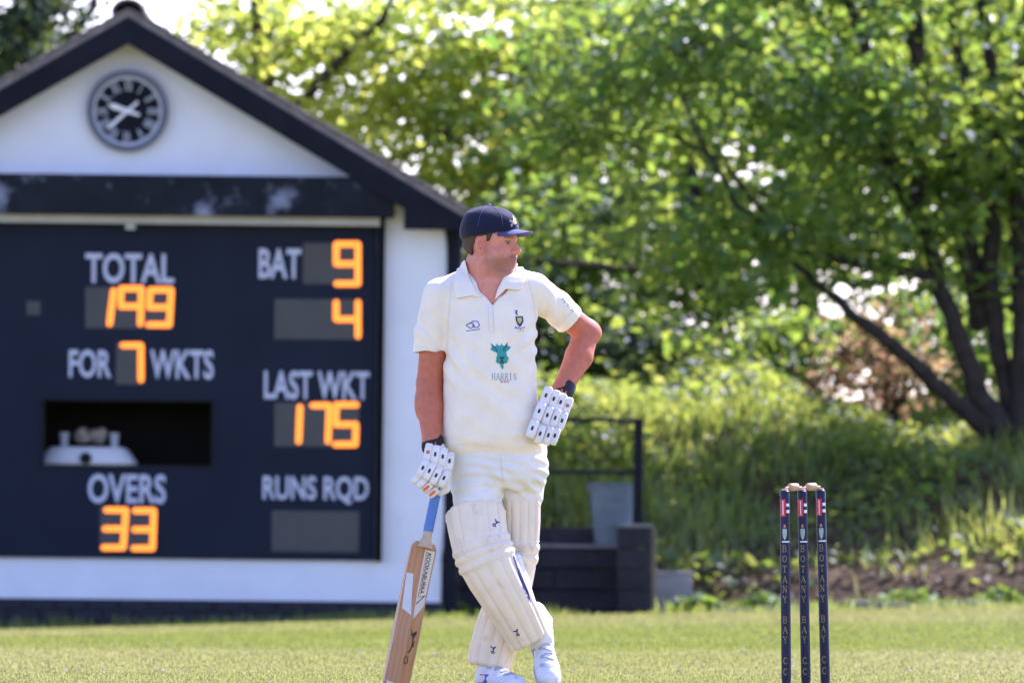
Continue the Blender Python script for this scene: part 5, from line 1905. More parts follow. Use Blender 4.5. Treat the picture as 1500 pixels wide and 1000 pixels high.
# right breast: club crest
cloth_print('club_crest', [[(755, 464), (766, 463.5), (767, 471), (764, 477), (761.5, 480), (758, 476), (755.5, 470)]], M_navyp, label='club crest with yellow shield')
cloth_print('club_crest', [[(757.3, 466), (764, 465.8), (764.6, 470.5), (761.3, 475), (758, 471)]], M_yel, lift=.0018)
cloth_print('club_crest', stroke_px([(754, 455), (757, 457), (755, 459.5), (758.5, 462)], 1.2) + stroke_px([(757.5, 455), (757, 461)], 1.2) + stroke_px([(754, 481), (758, 480), (762, 482), (769, 479.5)], 1.0) + stroke_px([(755, 479), (757, 482)], .9), M_navyp)
cloth_print('club_crest', serif_px('CCC', 759, 482.5, 768, 486, 1.0), M_greyp)
# centre: teal animal head with ears and tufts
head_px = [(718.5, 503), (723, 506.5), (724.5, 508), (727, 506), (728.5, 503.5), (729.5, 506.5), (733, 507), (735, 503.5), (736, 506.5), (739.5, 507), (743.8, 501.5), (743.5, 507), (748, 508.5), (747, 511.5), (743.5, 514.5), (741.5, 516), (742.5, 521), (745.8, 526.5), (743.5, 528), (744, 530.5), (741, 533), (738.5, 532.5), (737.5, 535.5), (735, 536), (732.5, 535.5), (731.5, 532.5), (728.5, 533), (726, 529.5), (727.5, 528), (726.5, 525.5), (728.5, 521), (727.5, 517), (723, 515.5), (718.3, 512.5), (720.5, 509)]
cloth_print('sponsor_emblem', [head_px], M_teal, label='teal animal-head emblem')
cloth_print('sponsor_emblem', [[(735, 534.5), (738.6, 538), (737.4, 538.8), (736, 542.5), (734.4, 538.8), (733, 538)]], M_teal)
cloth_print('sponsor_emblem', [[(731.5, 523.5), (739.5, 523.2), (739, 525.3), (736.7, 526.6), (736.6, 529.8), (739.2, 532.5), (737.5, 533.2), (734.8, 531.5), (732.6, 533.2), (731.5, 532), (734.2, 529.5), (734.2, 526.6), (732, 525.5)]]
            + stroke_px([(728.5, 516.5), (727, 512), (723.5, 510), (721.5, 506)], 1.2) + stroke_px([(737, 513.5), (738.5, 510), (741.8, 508), (743, 504)], 1.2) + stroke_px([(737, 513.5), (739, 514.5), (741, 511.5)], .9), M_teald, lift=.0018)
cloth_print('sponsor_name', serif_px('HARRIS', 720.5, 547.5, 757, 556.5, 1.05, .22), M_greyp, label='grey lettering reading HARRIS')
V2, F, _ = text_tris('BUILD', .02)
cloth_print('sponsor_name', [[(733 + V2[i][0] * 13.5, 561 - V2[i][1] * 3.6) for i in f_] for f_ in F], M_pinkp, label='tiny reddish lettering under the sponsor name')
# sleeve print on his left sleeve
slp = []
for k in range(7):
    t = k / 6
    x_, y_ = 826 + 15 * t, 437 + 17 * t
    slp += stroke_px([(x_, y_), (x_ - 2.2 + (k % 3), y_ + 2.6)], 1.0)
    if k % 2: slp += stroke_px([(x_ - 2.4, y_ + 2.2), (x_ - .6, y_ + 3.4)], .9)
cloth_print('sleeve_print', slp, M_greyp)
# armhole and shoulder seams
M_seam = cloth_mat('seam_thread', (.70, .655, .60))
cloth_print('seam', stroke_px([(661, 413), (660, 430), (658, 450), (657, 470), (656, 490), (656, 512)], .7), M_seam, lift=.0008)
cloth_print('seam', stroke_px([(772, 407), (779, 430), (783, 450), (784, 470), (785, 484)], .7), M_seam, lift=.0008)
cloth_print('seam', stroke_px([(608, 507), (630, 510.5), (653, 514)], .6), M_seam, lift=.0008)
cloth_print('seam', stroke_px([(843, 452), (829, 466), (816, 481)], .6), M_seam, lift=.0008)
# buttons and placket edge
cloth_print('placket', stroke_px([(722, 450), (723, 470), (724, 488)], 1.0) + stroke_px([(715.5, 449), (716, 486), (724, 488)], .6), cloth_mat('placket_stitch', (.66, .62, .57)), lift=.0012)
for yb_ in (462, 478):
    c = np.array(on_cloth(SHIRT_BVH, J(719.5, yb_)[0], J(719.5, yb_)[2], .001))
    MB().tube([c, c + np.array((0, -.002, 0))], .0045, 14).obj('button', M_padw, shirt)

# ---- trousers
fr_ = Field.uni(J(640, 965, -.24), J(812, 646, .22), .005)
fr_.loft(rows_of([(650, 655, 796, .122, .11), (660, 652, 799, .130, .115), (672, 650, 803, .135, .125), (690, 653, 804, .132, .135), (704, 658, 800, .118, .138), (716, 668, 790, .09, .12)]), k=0)
for leg in (LEG_F, LEG_B):
    for i_, (p, q) in enumerate(zip(leg[:-1], leg[1:])):
        fr_.cone(J(*p[:3]), J(*q[:3]), p[3] + (.008 if i_ == 0 else .004), q[3] + .004, .018)
fr_.cone(J(784, 898, .02), J(806, 930, .03), .045, .042, .02)
V, Q = fr_.mesh()
V = relax(V, Q, 2, .5)
N_ = vnormals(V, Q)
D = wavy(V * np.array((1, .5, .7)), 26, 31) * .0028
for p, d, wl, fall, amp in ((J(736, 706), (.55, 0, .83), .045, .075, .004), (J(690, 715), (-.35, 0, .94), .05, .07, .003), (J(775, 715), (.7, 0, .7), .04, .05, .004), (J(725, 672), (.05, 0, 1), .034, .12, .003), (J(785, 690), (.3, 0, .95), .035, .05, .004)):
    D += fold(V, p, np.array(d) / np.linalg.norm(d), wl, fall, amp)
V = V + N_ * (D * 1.5)[:, None]
trous = mesh_obj('trousers', V, Q, M_trous, person, True)
TR_BVH = BVHTree.FromPolygons([tuple(v) for v in V], [tuple(q) for q in Q])
cloth_print('fly_seam', stroke_px([(733, 668), (735, 690), (738, 706)], .8), bpy.data.materials['placket_stitch'], trous, TR_BVH)

# ---- batting pads: shells round the front of the leg, with canes, knee rolls and a top flap
def make_pad(rows, face, nrib, rolls, label, bot_flare=0.0):
    """rows: px, py, dy, half width px; face: direction the pad faces"""
    pts = [J(*r[:3]) for r in rows]
    hw = [r[3] * S for r in rows]
    # dense resample
    tt = np.concatenate([[0], np.cumsum([np.linalg.norm(pts[i + 1] - pts[i]) for i in range(len(pts) - 1)])])
    L_ = tt[-1]
    ns, na_ = 150, 97
    sv = np.linspace(0, L_, ns)
    C = np.stack([np.interp(sv, tt, [p[k] for p in pts]) for k in range(3)], 1)
    for _ in range(8):
        C[1:-1] = .5 * C[1:-1] + .25 * (C[:-2] + C[2:])
    W_ = np.interp(sv, tt, hw)
    T = np.gradient(C, axis=0); T /= np.linalg.norm(T, axis=1)[:, None]
    fc = np.array(face, float)
    Fv = fc[None] - T * (T @ fc)[:, None]; Fv /= np.linalg.norm(Fv, axis=1)[:, None]
    Sd = np.cross(Fv, T)
    th = np.linspace(-R(112), R(112), na_)
    outer, inner = [], []
    for i in range(ns):
        s_ = sv[i]
        inroll = 0.0
        rollb = 0.0
        for (r0, r1, nrl) in rolls:
            if r0 <= s_ <= r1:
                inroll = 1.0
                ph = (s_ - r0) / (r1 - r0) * nrl * math.pi
                rollb = .011 * abs(math.sin(ph)) ** .6
        # cane grooves fade inside the rolls
        x_ = (th / R(224) + .5) * nrib * math.pi
        rib = .0080 * np.abs(np.sin(x_)) ** .5 * (1 - inroll) + .0022 * np.abs(np.sin(x_)) ** .5 * inroll
        endr = .007 * (np.exp(-(s_ / .006) ** 2) * -1 + 0) + .002 * math.exp(-((s_ - .012) / .008) ** 2)
        endb = -.010 * math.exp(-((L_ - s_) / .006) ** 2)
        r_ = W_[i] - .006 + rib + rollb + endr + endb + bot_flare * math.exp(-((L_ - s_) / .05) ** 2)
        dep = .80
        sq = np.sin(th); cq = np.cos(th)
        px_ = np.sign(sq) * np.abs(sq) ** .9
        curve = C[i][None] + Sd[i][None] * (r_ * px_)[:, None] + Fv[i][None] * (r_ * cq * dep)[:, None]
        # top edge rises in a shallow arch
        curve = curve - T[i][None] * (.018 * np.cos(np.clip(th * 1.0, -1.57, 1.57)) * math.exp(-(s_ / .05) ** 2))[:, None]
        outer.append(curve)
        rin = W_[i] - .017
        inner.append(C[i][None] + Sd[i][None] * (rin * px_)[:, None] + Fv[i][None] * (rin * cq * dep)[:, None] - T[i][None] * (.018 * np.cos(np.clip(th, -1.57, 1.57)) * math.exp(-(s_ / .05) ** 2))[:, None])
    O = np.array(outer).reshape(-1, 3); I_ = np.array(inner).reshape(-1, 3)
    ix = np.arange(ns * na_).reshape(ns, na_)
    q = np.stack([ix[:-1, :-1], ix[1:, :-1], ix[1:, 1:], ix[:-1, 1:]], -1).reshape(-1, 4)
    k = ns * na_
    F = [q[:, ::-1], q + k]
    F.append(np.stack([ix[0, :-1], ix[0, 1:], ix[0, 1:] + k, ix[0, :-1] + k], -1)[:, ::-1])
    F.append(np.stack([ix[-1, :-1], ix[-1, 1:], ix[-1, 1:] + k, ix[-1, :-1] + k], -1))
    F.append(np.stack([ix[:-1, 0], ix[1:, 0], ix[1:, 0] + k, ix[:-1, 0] + k], -1))
    F.append(np.stack([ix[:-1, -1], ix[1:, -1], ix[1:, -1] + k, ix[:-1, -1] + k], -1)[:, ::-1])
    pd = mesh_obj('leg_pad', np.concatenate([O, I_]), np.concatenate(F), M_pad, person, True)
    pd['label'] = label
    # piping along the edges of the rolls and the side edges, straps behind
    for (r0, r1, nrl) in rolls:
        for kk in range(nrl + 1):
            s_ = r0 + (r1 - r0) * kk / nrl
            i = int(np.clip(s_ / L_ * (ns - 1), 0, ns - 1))
            MB().tube([Vector(outer[i][j]) for j in range(6, na_ - 6, 3)], .0022, 6).obj('piping', M_padw, pd, True)
    for side in (0, -1):
        MB().tube([Vector(outer[i][side]) for i in range(2, ns, 4)], .0042, 8).obj('edge_binding', M_padw, pd, True)
    for frac in (.3, .55, .88):
        i = int(frac * (ns - 1))
        a0, a1 = outer[i][0], outer[i][-1]
        mid = C[i] - Fv[i] * W_[i] * .85
        arc = []
        for t in np.linspace(0, 1, 13):
            an = R(112) + t * R(136)
            arc.append(Vector(C[i] + Sd[i] * (W_[i] * math.sin(an)) + Fv[i] * (W_[i] * .8 * math.cos(an))))
        sm = MB()
        hwid = .016
        Vs = [p + Vector(T[i]) * (hwid if e_ else -hwid) for p in arc for e_ in (0, 1)]
        Vs += [p * 1.0 + (Vector(C[i]) - p).normalized() * -.003 for p in Vs]
        m_ = len(arc) * 2
        Fs = [(2 * a, 2 * a + 1, 2 * a + 3, 2 * a + 2) for a in range(len(arc) - 1)] + [(m_ + 2 * a + 2, m_ + 2 * a + 3, m_ + 2 * a + 1, m_ + 2 * a) for a in range(len(arc) - 1)]
        sm.add(Vs, Fs).obj('strap', M_padw, pd, True)
    V = np.concatenate([O, I_])
    bv = BVHTree.FromPolygons([tuple(v) for v in V], [tuple(x) for x in np.concatenate(F)])
    return pd, bv


pad_b, PB = make_pad([(764, 733, .01, 27), (764, 762, .01, 27), (763, 792, .01, 26), (760, 818, .02, 26), (752, 850, .03, 28), (739, 890, .05, 32), (727, 930, .065, 34), (719, 960, .07, 33), (715, 978, .065, 31)],
                     (-.12, -1, 0), 8, [(.145, .225, 2)], 'pad of the rear leg, seen behind the other')
pad_f, PF = make_pad([(696, 750, -.055, 44), (698, 766, -.07, 43), (702, 790, -.09, 42), (711, 815, -.10, 43), (723, 842, -.10, 40), (740, 872, -.09, 37), (757, 902, -.065, 34), (772, 930, -.035, 31), (777, 939, -.03, 30)],
                     (-.10, -1, .10), 8, [(.115, .205, 3)], 'pad of the front leg crossing over')
def pad_mark(parent, bvh, x, y, k, ang_):
    ca, sa = math.cos(ang_), math.sin(ang_)
    def q(pts, w_):
        return stroke_px([(x + (u * ca - v * sa) * k, y + (u * sa + v * ca) * k) for u, v in pts], w_)
    cloth_print('maker_mark', q([(-4, -5), (0, -3), (4, -5), (1, -1)], 1.5) + q([(0, -3), (1, 3)], 1.5) + q([(1, 3), (-2, 2), (-2, 5), (1, 6), (3, 4), (1, 3)], 1.2), M_navyp, parent, bvh, .0016)
pad_mark(pad_f, PF, 726, 766, .9, R(35))
pad_mark(pad_f, PF, 757, 926, .85, R(-28))
pad_mark(pad_b, PB, 722, 951, .9, R(5))
cloth_print('side_flash', [[(752, 808), (757, 818), (763, 838), (774, 866), (778, 882), (775, 880), (765, 858), (757, 833), (752, 817)]], M_navyp, pad_f, PF, .0016)

# side wing of the front pad, standing off past the shin
fw_ = Field.uni(J(745, 895, -.14), J(800, 800, .06), .003)
for (p, q) in (((757, 816, -.05), (768, 850, -.045)), ((768, 850, -.045), (779, 886, -.02))):
    fw_.cone(J(*p), J(*q), .017, .018, .01, sy=1.6)
V, Q = fw_.mesh(); V = relax(V, Q, 2, .5)
mesh_obj('side_wing', V, Q, M_padw, pad_f, True)

# ---- shoes
def make_shoe(heel, toe, up, label):
    heel, toe, up = [np.array(v, float) for v in (heel, toe, up)]
    fw = toe - heel; L_ = np.linalg.norm(fw); fw /= L_
    up = up - fw * (up @ fw); up /= np.linalg.norm(up)
    sd_ = np.cross(fw, up)
    M3 = np.stack([fw, sd_, up], 1)
    k = L_ / .30
    q = lambda a, b_, c: heel + M3 @ (np.array((a, b_, c)) * k)
    lo = np.min([q(a, b_, c) for a in (-.03, .33) for b_ in (-.07, .07) for c in (-.01, .15)], 0)
    hi = np.max([q(a, b_, c) for a in (-.03, .33) for b_ in (-.07, .07) for c in (-.01, .15)], 0)
    g = Field.uni(lo, hi, .0034)
    kk = k
    def e(c, r, kk_=.02, op='add'):
        g.ell(q(*c), tuple(x * kk for x in r), M3, kk_ * k, op)
    e((.055, 0, .045), (.058, .040, .046)); e((.12, 0, .045), (.075, .040, .045)); e((.20, .003, .034), (.075, .048, .036)); e((.255, .006, .028), (.045, .043, .028))
    g.cone(q(.065, 0, .05), q(.06, 0, .115), .041 * k, .043 * k, .02)
    g.plane(q(0, 0, .092), M3 @ np.array((-.25, 0, 1)))
    g.plane(q(0, 0, .014), -up)
    g.cone(q(.062, 0, .085), q(.06, 0, .14), .033 * k, .036 * k, .004, 'sub')
    V, Q = g.mesh(); V = relax(V, Q, 2, .5)
    sh_ = mesh_obj('shoe', V, Q, M_shoe, person, True)
    sh_['label'] = label
    bvh = BVHTree.FromPolygons([tuple(v) for v in V], [tuple(x) for x in Q])
    g2 = Field.uni(lo, hi, .0036)
    def e2(c, r, kk_=.02): g2.ell(q(*c), tuple(x * kk for x in r), M3, kk_ * k)
    e2((.05, 0, .012), (.062, .043, .03)); e2((.12, 0, .012), (.08, .041, .03)); e2((.205, .003, .012), (.085, .052, .03)); e2((.255, .006, .012), (.052, .046, .03))
    g2.plane(q(0, 0, .021), up); g2.plane(q(0, 0, .0), -up)
    V, Q = g2.mesh(); V = relax(V, Q, 1, .4)
    mesh_obj('sole', V, Q, M_sole, sh_, True)
    for i in range(5):
        a = .115 + i * .02
        pts = []
        for s_ in np.linspace(-.024, .024, 9):
            o_ = q(a + .008 * (1 if i % 2 else -1) * s_ / .024, s_, .2)
            h_, n_ = cast(bvh, o_, -up)
            if h_: pts.append(h_ + n_ * .0015)
        if len(pts) > 3: MB().tube(pts, .0030, 6).obj('lace', M_sole, sh_, True)
    # grey overlays across the toe and along the instep
    for (a0, a1, w0) in ((.228, .246, .034), (.098, .112, .030)):
        V_, ok_ = [], True
        for a in (a0, a1):
            for s_ in np.linspace(-w0, w0, 11):
                h_, n_ = cast(bvh, q(a - .35 * abs(s_), s_, .2), -up)
                if h_ is None: ok_ = False; break
                V_.append(tuple(h_ + n_ * .0012))
        if ok_ and len(V_) == 22:
            mesh_obj('overlay', V_, [(i, i + 1, i + 12, i + 11) for i in range(10)], M_sole, sh_)
    pts = []
    # side flashes of colour
    for (aa, bb, m_) in ((.085, 1, M_blue), (.085, -1, M_blue), (.06, 1, M_red), (.06, -1, M_red)):
        V_, k0 = [], 0
        ok_ = True
        for (da, dc) in ((0, .03), (.028, .03), (.04, .062), (.015, .062)):
            o_ = q(aa + da, bb * .2, dc)
            h_, n_ = cast(bvh, o_, -sd_ * bb)
            if h_ is None: ok_ = False; break
            V_.append(tuple(h_ + n_ * .0015))
        if ok_: mesh_obj('side_flash', V_, [(0, 1, 2, 3)], m_, sh_)
    return sh_
hl = J(702, 996, .11); hl[2] = gz0 + .002
fwd = np.array((math.sin(R(33)), -math.cos(R(33)), 0))
make_shoe(hl, hl + fwd * .29, (0, 0, 1), 'shoe of the rear leg, flat on the grass')
toe_ = J(808, 1006, -.13); toe_[2] = gz0 + .012
dirn = np.array((.16, -.80, -.58)); dirn /= np.linalg.norm(dirn)
make_shoe(toe_ - dirn * .285, toe_, (0.0, -.58, .80), 'shoe of the crossing leg, resting on its toe')

# ---- gloves
def rot_to(ydir, nrm):
    y_ = np.array(ydir, float); y_ /= np.linalg.norm(y_)
    n_ = np.array(nrm, float); n_ -= y_ * (n_ @ y_); n_ /= np.linalg.norm(n_)
    x_ = np.cross(y_, n_)
    return np.stack([x_, y_, n_], 1)
def pillow(c, M3, hx_, hy_, hz_):
    """small padded roll: rounded box"""
    bm_ = bmesh.new()
    bmesh.ops.create_cube(bm_, size=2.0)
    bmesh.ops.subdivide_edges(bm_, edges=bm_.edges[:], cuts=3, use_grid_fill=True)
    V = []
    for v in bm_.verts:
        p = np.array(v.co)
        # superellipsoid rounding
        a = np.abs(p) ** 8
        p = p / max(a.sum() ** .125, 1e-6)
        V.append(np.array(c) + M3 @ (p * np.array((hx_, hy_, hz_))))
    bm_.verts.index_update()
    F = [[v.index for v in f_.verts] for f_ in bm_.faces]
    bm_.free()
    return V, F
def make_glove(label, segs, wrist, palm, thumb, band, mk):
    """segs: rows of (px, py, dy, dirx, diry, half width px, half length px, kind)"""
    lo = np.min([np.array(w_[0]) for w_ in palm], 0) - .07; hi = np.max([np.array(w_[1]) for w_ in palm], 0) + .07
    g = Field.uni(np.minimum(lo, hi - .2), np.maximum(hi, lo + .2), .004)
    for a, b_, ra, rb, sy in palm: g.cone(a, b_, ra, rb, .012, sy=sy)
    for a, b_, ra, rb in thumb: g.cone(a, b_, ra, rb, .008)
    V, Q = g.mesh(); V = relax(V, Q, 2, .5)
    gl = mesh_obj('batting_glove', V, Q, M_glove, person, True)
    gl['label'] = label
    for (x_, y_, dy, dx_, dyy, hw_, hl_, kd) in segs:
        c = J(x_, y_, dy)
        yd = J(x_ + dx_, y_ + dyy, dy) - J(x_, y_, dy)
        # rolls lie on a back of hand that slopes with depth
        yd = yd / np.linalg.norm(yd) + np.array((0, -.22 if kd != 'tip' else .35, 0))
        M3 = rot_to(yd, (-.12, -1, .05))
        V_, F_ = pillow(c, M3, hw_ * S, hl_ * S, .0122)
        mesh_obj('finger_roll', V_, F_, M_glove, gl, True)
        if kd in ('slot', 'tip'):
            m_ = M_slot if kd == 'slot' else M_orange
            wS, lS = (1.7, 3.2) if kd == 'slot' else (2.3, 6.0)
            V_, F_ = pillow(c + M3 @ np.array((0, 0, .0118)), M3, wS * S, lS * S, .0018)
            mesh_obj('vent_slot' if kd == 'slot' else 'orange_patch', V_, F_, m_, gl, True)
        if kd == 'logo':
            V_, F_ = pillow(c + M3 @ np.array((0, 0, .0118)), M3, 2.6 * S, 2.6 * S, .001)
            mesh_obj('logo_patch', V_, F_, mat('faded_red_print', (.45, .16, .13), .6, .3, 300), gl, True)
    a, b_, r_ = band
    a, b_ = np.array(a), np.array(b_)
    wb = MB().tube([a, a * .66 + b_ * .34, a * .33 + b_ * .67, b_], [r_ * .98, r_ * 1.03, r_ * 1.04, r_ * 1.0], 28)
    wo = wb.obj('wrist_band', M_blk, gl, True)
    for (x_, y_, dx_, dyy) in mk:
        c0, c1 = J(x_, y_), J(x_ + dx_, y_ + dyy)
        bvw = BVHTree.FromPolygons([tuple(v) for v in wb.v], [tuple(x) for x in wb.f])
        pp = []
        for t in (0, .5, 1):
            c = c0 * (1 - t) + c1 * t
            pp.append(Vector(on_cloth(bvw, c[0], c[2], .0008)))
        MB().tube(pp, .0026, 6).obj('orange_mark', M_orange, gl)
    return gl


# his left hand on the hip (right in the photo): fingers down
segs = []
cols = [[(800, 580, 'slot'), (790, 603, 'slot'), (780, 628, 'slot')], [(811.5, 585, 'slot'), (802, 609, 'slot'), (791.5, 636, 'slot')],
        [(821.5, 590, 'slot'), (813.5, 613, 'slot'), (803.5, 638.5, 'slot')], [(831.5, 595, 'logo'), (823.5, 617, 'slot'), (813, 639, 'slot')]]
for ci, colm in enumerate(cols):
    for ri, (x_, y_, kd) in enumerate(colm):
        dy = (-.074, -.108, -.146)[ri] + (ci - 1) * .009
        hwid = (6.9, 5.8, 5.5, 5.4)[ci]
        segs.append((x_, y_, dy, -8.5, 24, hwid, (14.6, 14.6, 13.8)[ri] - (1.0 if ci == 3 else 0), kd))
make_glove('white batting glove of the hand on the hip', segs, None,
           [(J(821, 580, -.015), J(806, 606, -.06), .037, .046, .75), (J(806, 606, -.06), J(794, 634, -.10), .046, .040, .7)],
           [(J(800, 590, -.03), J(785, 612, -.10), .018, .016)],
           (J(830, 563, .02), J(820, 581, -.012), .0385), [(822.5, 570, 1.0, 4.5), (827, 577, 2.2, -3.4)])
# his right hand on the bat handle (left in the photo)
segs = []
r0 = [(627.5, 663, 'logo'), (638, 666, 'slot'), (649, 669.5, 'slot'), (659, 676, 'slot')]
r1 = [(619.5, 686, 'slot'), (629, 690.5, 'slot'), (639, 697, 'slot'), (650.5, 701, 'slot')]
r2 = [(610.5, 700.5, 'plain'), (618, 707, 'plain'), (626, 714, 'tip'), (635, 721.5, 'tip')]
for ci in range(4):
    x_, y_, kd = r0[ci]; segs.append((x_, y_, -.148 + abs(ci - 1.5) * .006, -4, 26, 5.9, 14.2, kd))
    x_, y_, kd = r1[ci]; segs.append((x_, y_, -.172 + abs(ci - 1.5) * .005, -11, 22, 5.7, 13.8, kd))
    x_, y_, kd = r2[ci]; segs.append((x_, y_, -.168 + abs(ci - 1.5) * .004, -12, 10, 5.0, 8.5, kd))
make_glove('white batting glove gripping the top of the bat handle', segs, None,
           [(J(637, 658, -.10), J(643, 682, -.125), .038, .046, .7), (J(643, 682, -.125), J(634, 702, -.135), .046, .038, .7)],
           [(J(655, 690, -.10), J(653, 716, -.115), .019, .015), (J(653, 716, -.115), J(645, 722, -.12), .015, .012)],
           (J(634, 642, -.075), J(634, 658, -.10), .0395), [(638, 648, .6, 5.0)])

# ------------------------------------------------------------------ the bat
toe = P(579, 1010, YP - .17); toe.z = gz0 + .004
grip_top = P(645, 690, YP - .095)
d = (grip_top - toe).normalized()
L_bat = .845
up_b = d
toe_v = toe
face_n = Vector((.30, -.95, 0)); face_n = (face_n - up_b * face_n.dot(up_b)).normalized()     # the ridged back is turned to the camera
wide = up_b.cross(face_n).normalized()
if wide.x < 0: wide = -wide
bat = thing('cricket_bat', toe, 'wooden cricket bat with blue grip under the batsman\'s glove, toe on the grass', 'bat')
LB = .545
def bat_half(s):
    """blade half width at s metres from the toe"""
    if s < .03: return .048 * (.80 + .20 * math.sqrt(max(0, 1 - ((.03 - s) / .03) ** 2)))
    if s > LB - .03: return .048 - .014 * ((s - LB + .03) / .03) ** 2
    return .048
def bat_back(u, s):
    """height of the back above the face, u -1..1 across"""
    edge = .020 + .016 * math.exp(-((s - .2) / .14) ** 2)
    spine = .028 + .034 * math.exp(-((s - .22) / .17) ** 2)
    return edge + (spine - edge) * (1 - abs(u)) ** 1.25
def bat_pt(u, s, lift=0.0):
    h_ = bat_back(u, s) + lift
    bow = .012 * math.sin(math.pi * s / LB)
    return toe_v + up_b * s + wide * (u * bat_half(s)) + face_n * (h_ - .02 - bow)
def bat_face(u, s):
    bow = .012 * math.sin(math.pi * s / LB)
    return toe_v + up_b * s + wide * (u * bat_half(s)) + face_n * (-.02 - bow - .004 * (1 - u * u))
def willow(name, c1, c2):
    m, n, l, b = nt_new(name)
    tc = n.new('ShaderNodeTexCoord')
    mp = n.new('ShaderNodeMapping')
    rot = Matrix((wide, face_n, up_b)).to_euler()
    mp.inputs['Rotation'].default_value = rot
    mp.inputs['Scale'].default_value = (1, 1, 1)
    l.new(tc.outputs['Object'], mp.inputs['Vector'])
    wv = n.new('ShaderNodeTexWave'); wv.bands_direction = 'X'; wv.inputs['Scale'].default_value = 17; wv.inputs['Distortion'].default_value = 4.0; wv.inputs['Detail'].default_value = 3; wv.inputs['Detail Scale'].default_value = .6
    l.new(mp.outputs[0], wv.inputs['Vector'])
    nz = n.new('ShaderNodeTexNoise'); nz.inputs['Scale'].default_value = 9; nz.inputs['Detail'].default_value = 6
    l.new(tc.outputs['Object'], nz.inputs['Vector'])
    mixa = n.new('ShaderNodeMix'); mixa.data_type = 'FLOAT'; mixa.inputs[0].default_value = .72
    l.new(wv.outputs['Fac'], mixa.inputs[2]); l.new(nz.outputs['Fac'], mixa.inputs[3])
    mx = n.new('ShaderNodeMix'); mx.data_type = 'RGBA'
    mx.inputs[6].default_value = (*c1, 1); mx.inputs[7].default_value = (*c2, 1)
    l.new(mixa.outputs[0], mx.inputs[0]); l.new(mx.outputs[2], b.inputs['Base Color'])
    b.inputs['Roughness'].default_value = .42
    return m
M_willow = willow('oiled_willow', (.36, .14, .045), (.58, .29, .11))
ns, nu = 60, 17
V, F = [], []
for i in range(ns):
    s_ = LB * i / (ns - 1)
    for j in range(nu):
        V.append(tuple(bat_pt(-1 + 2 * j / (nu - 1), s_)))
    for j in range(nu):
        V.append(tuple(bat_face(1 - 2 * j / (nu - 1), s_)))
m_ = 2 * nu
for i in range(ns - 1):
    for j in range(m_):
        j2 = (j + 1) % m_
        F.append((i * m_ + j, i * m_ + j2, (i + 1) * m_ + j2, (i + 1) * m_ + j))
F.append(tuple(range(m_ - 1, -1, -1))); F.append(tuple(range((ns - 1) * m_, ns * m_)))
bm_ = bmesh.new()
vs = [bm_.verts.new(v) for v in V]
for f_ in F: bm_.faces.new([vs[k] for k in f_])
bmesh.ops.recalc_face_normals(bm_, faces=bm_.faces[:])
bm_.verts.index_update()
V = [v.co[:] for v in bm_.verts]; F = [[v.index for v in f_.verts] for f_ in bm_.faces]
bm_.free()
smooth_by_angle(mesh_obj('blade', V, F, M_willow, bat), 40)
hc_ = lambda s: toe_v + up_b * s + face_n * (.002)
sh_top = LB + .045
smooth_by_angle(MB().tube([hc_(LB - .02), hc_(LB), hc_(LB + .015), hc_(sh_top)], [.030, .024, .018, .0165], 20).obj('splice', mat('pale_cane', (.52, .38, .24), .55, .12, 40), bat), 60)
M_grip = mat('blue_rubber_grip', (.10, .20, .47), .6, .08, 40, .5, 260, .002)
pts = [hc_(sh_top - .004 + (L_bat - sh_top) * k / 60) for k in range(61)]
smooth_by_angle(MB().tube(pts, [.0185 + .0006 * math.sin(k * 2.1) for k in range(61)], 18).obj('grip', M_grip, bat), 60)
def bat_sticker(name, poly, m, lift, sub=True):
    V2, F = [tuple(p) for p in poly], [list(range(len(poly)))]
    bm2 = bmesh.new()
    vs = [bm2.verts.new((p[0], p[1] * 4, 0)) for p in V2]
    bm2.faces.new(vs)
    bmesh.ops.triangulate(bm2, faces=bm2.faces[:])
    for _ in range(3):
        es = [e for e in bm2.edges if e.calc_length() > .15]
        if not es: break
        bmesh.ops.subdivide_edges(bm2, edges=es, cuts=1); bmesh.ops.triangulate(bm2, faces=bm2.faces[:])
    bm2.verts.index_update()
    V = [tuple(bat_pt(v.co.x, v.co.y / 4, lift)) for v in bm2.verts]
    F = [[v.index for v in f_.verts] for f_ in bm2.faces]
    bm2.free()
    return mesh_obj(name, V, F, m, bat)
M_silver = mat('silver_sticker', (.62, .60, .56), .35, .06, 30)
M_cream2 = mat('cream_sticker', (.70, .62, .50), .4, .06, 30)
bat_sticker('sticker', [(.04, LB - .025), (.90, LB - .025), (.90, LB - .215), (.05, LB - .275)], M_cream2, .0006)
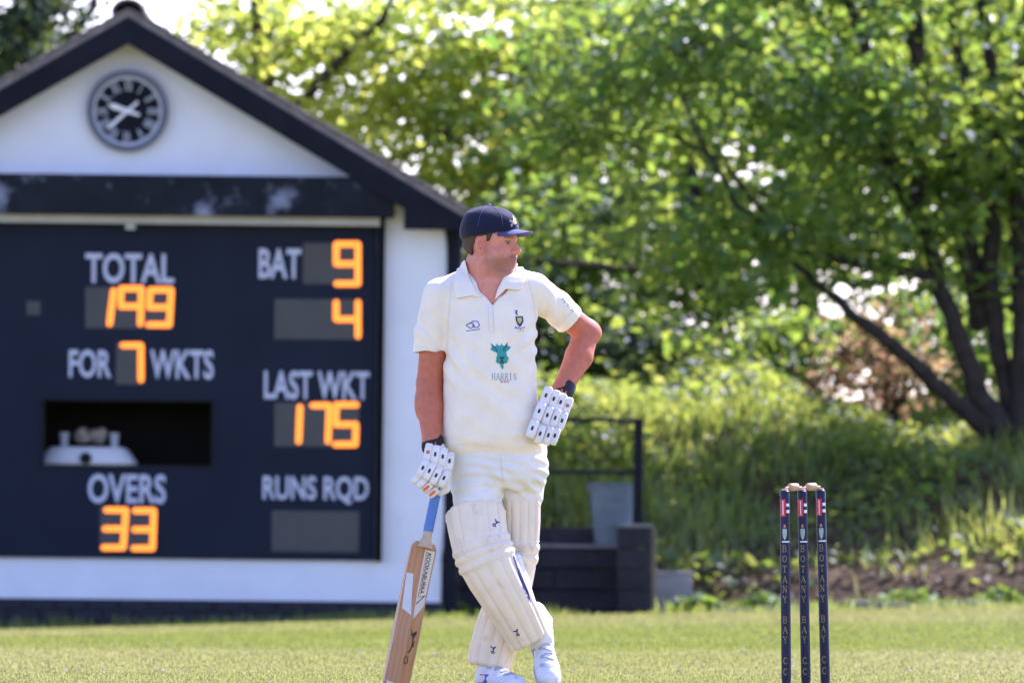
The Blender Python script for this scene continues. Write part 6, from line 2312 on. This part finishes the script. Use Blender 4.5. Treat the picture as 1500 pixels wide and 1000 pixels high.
bat_sticker('sticker', [(-.95, LB - .12), (-.45, LB - .12), (-.12, LB - .27), (-.80, LB - .25)], M_silver, .0006)
bat_sticker('sticker', [(.08, LB - .255), (.88, LB - .195), (.88, LB - .225), (.08, LB - .285)], M_silver, .0012)
bat_sticker('sticker_line', [(.10, LB - .225), (.82, LB - .185), (.82, LB - .190), (.10, LB - .230)], M_slot, .0014)
# boxed name running down the right side of the back
V2, F, _ = text_tris('KOOKABURRA', .012)
Vt = [tuple(bat_pt(.30 + (1 - 0) * 0 + V2[i][1] * .34, LB - .035 - V2[i][0] * .150, .0018)) for i in range(len(V2))]
o_ = mesh_obj('bat_name', Vt, F, M_slot, bat); o_['label'] = 'maker name lettered down the back of the bat'
def bat_strokes(name, pts, w_, m, lift=.0014):
    """pts in (u, s); w_ in metres"""
    for a, b_ in zip(pts[:-1], pts[1:]):
        a, b_ = np.array(a, float), np.array(b_, float)
        A = np.array((a[0] * .054, a[1])); B = np.array((b_[0] * .054, b_[1]))
        d_ = B - A; d_ /= max(np.linalg.norm(d_), 1e-9); q_ = np.array((-d_[1], d_[0])) * w_ / 2; e_ = d_ * w_ * .3
        c4 = [A - e_ - q_, B + e_ - q_, B + e_ + q_, A - e_ + q_]
        mesh_obj(name, [tuple(bat_pt(c[0] / .054, c[1], lift)) for c in c4], [(0, 1, 2, 3)], m, bat)
bat_strokes('name_box', [(.22, LB - .03), (.22, LB - .20), (.70, LB - .19)], .0016, M_slot)
mk = MB()
bat_strokes('bird_mark', [(.02, .222), (.30, .206), (.62, .218), (.42, .196)], .009, M_slot)
bat_strokes('bird_mark', [(.42, .200), (.50, .168), (.40, .150), (.26, .140)], .005, M_slot)
bat_strokes('bird_mark', [(.60, .185), (.58, .165)], .004, M_slot)
rg_ = [(.22 + .17 * math.cos(a), .112 + .0125 * math.sin(a)) for a in np.linspace(0, 2 * math.pi, 13)]
bat_strokes('ring_mark', rg_, .0032, M_slot)
bat_sticker('toe_guard', [(-.8, .004), (.8, .004), (.86, .026), (.3, .018), (-.86, .028)], M_silver, .0008)
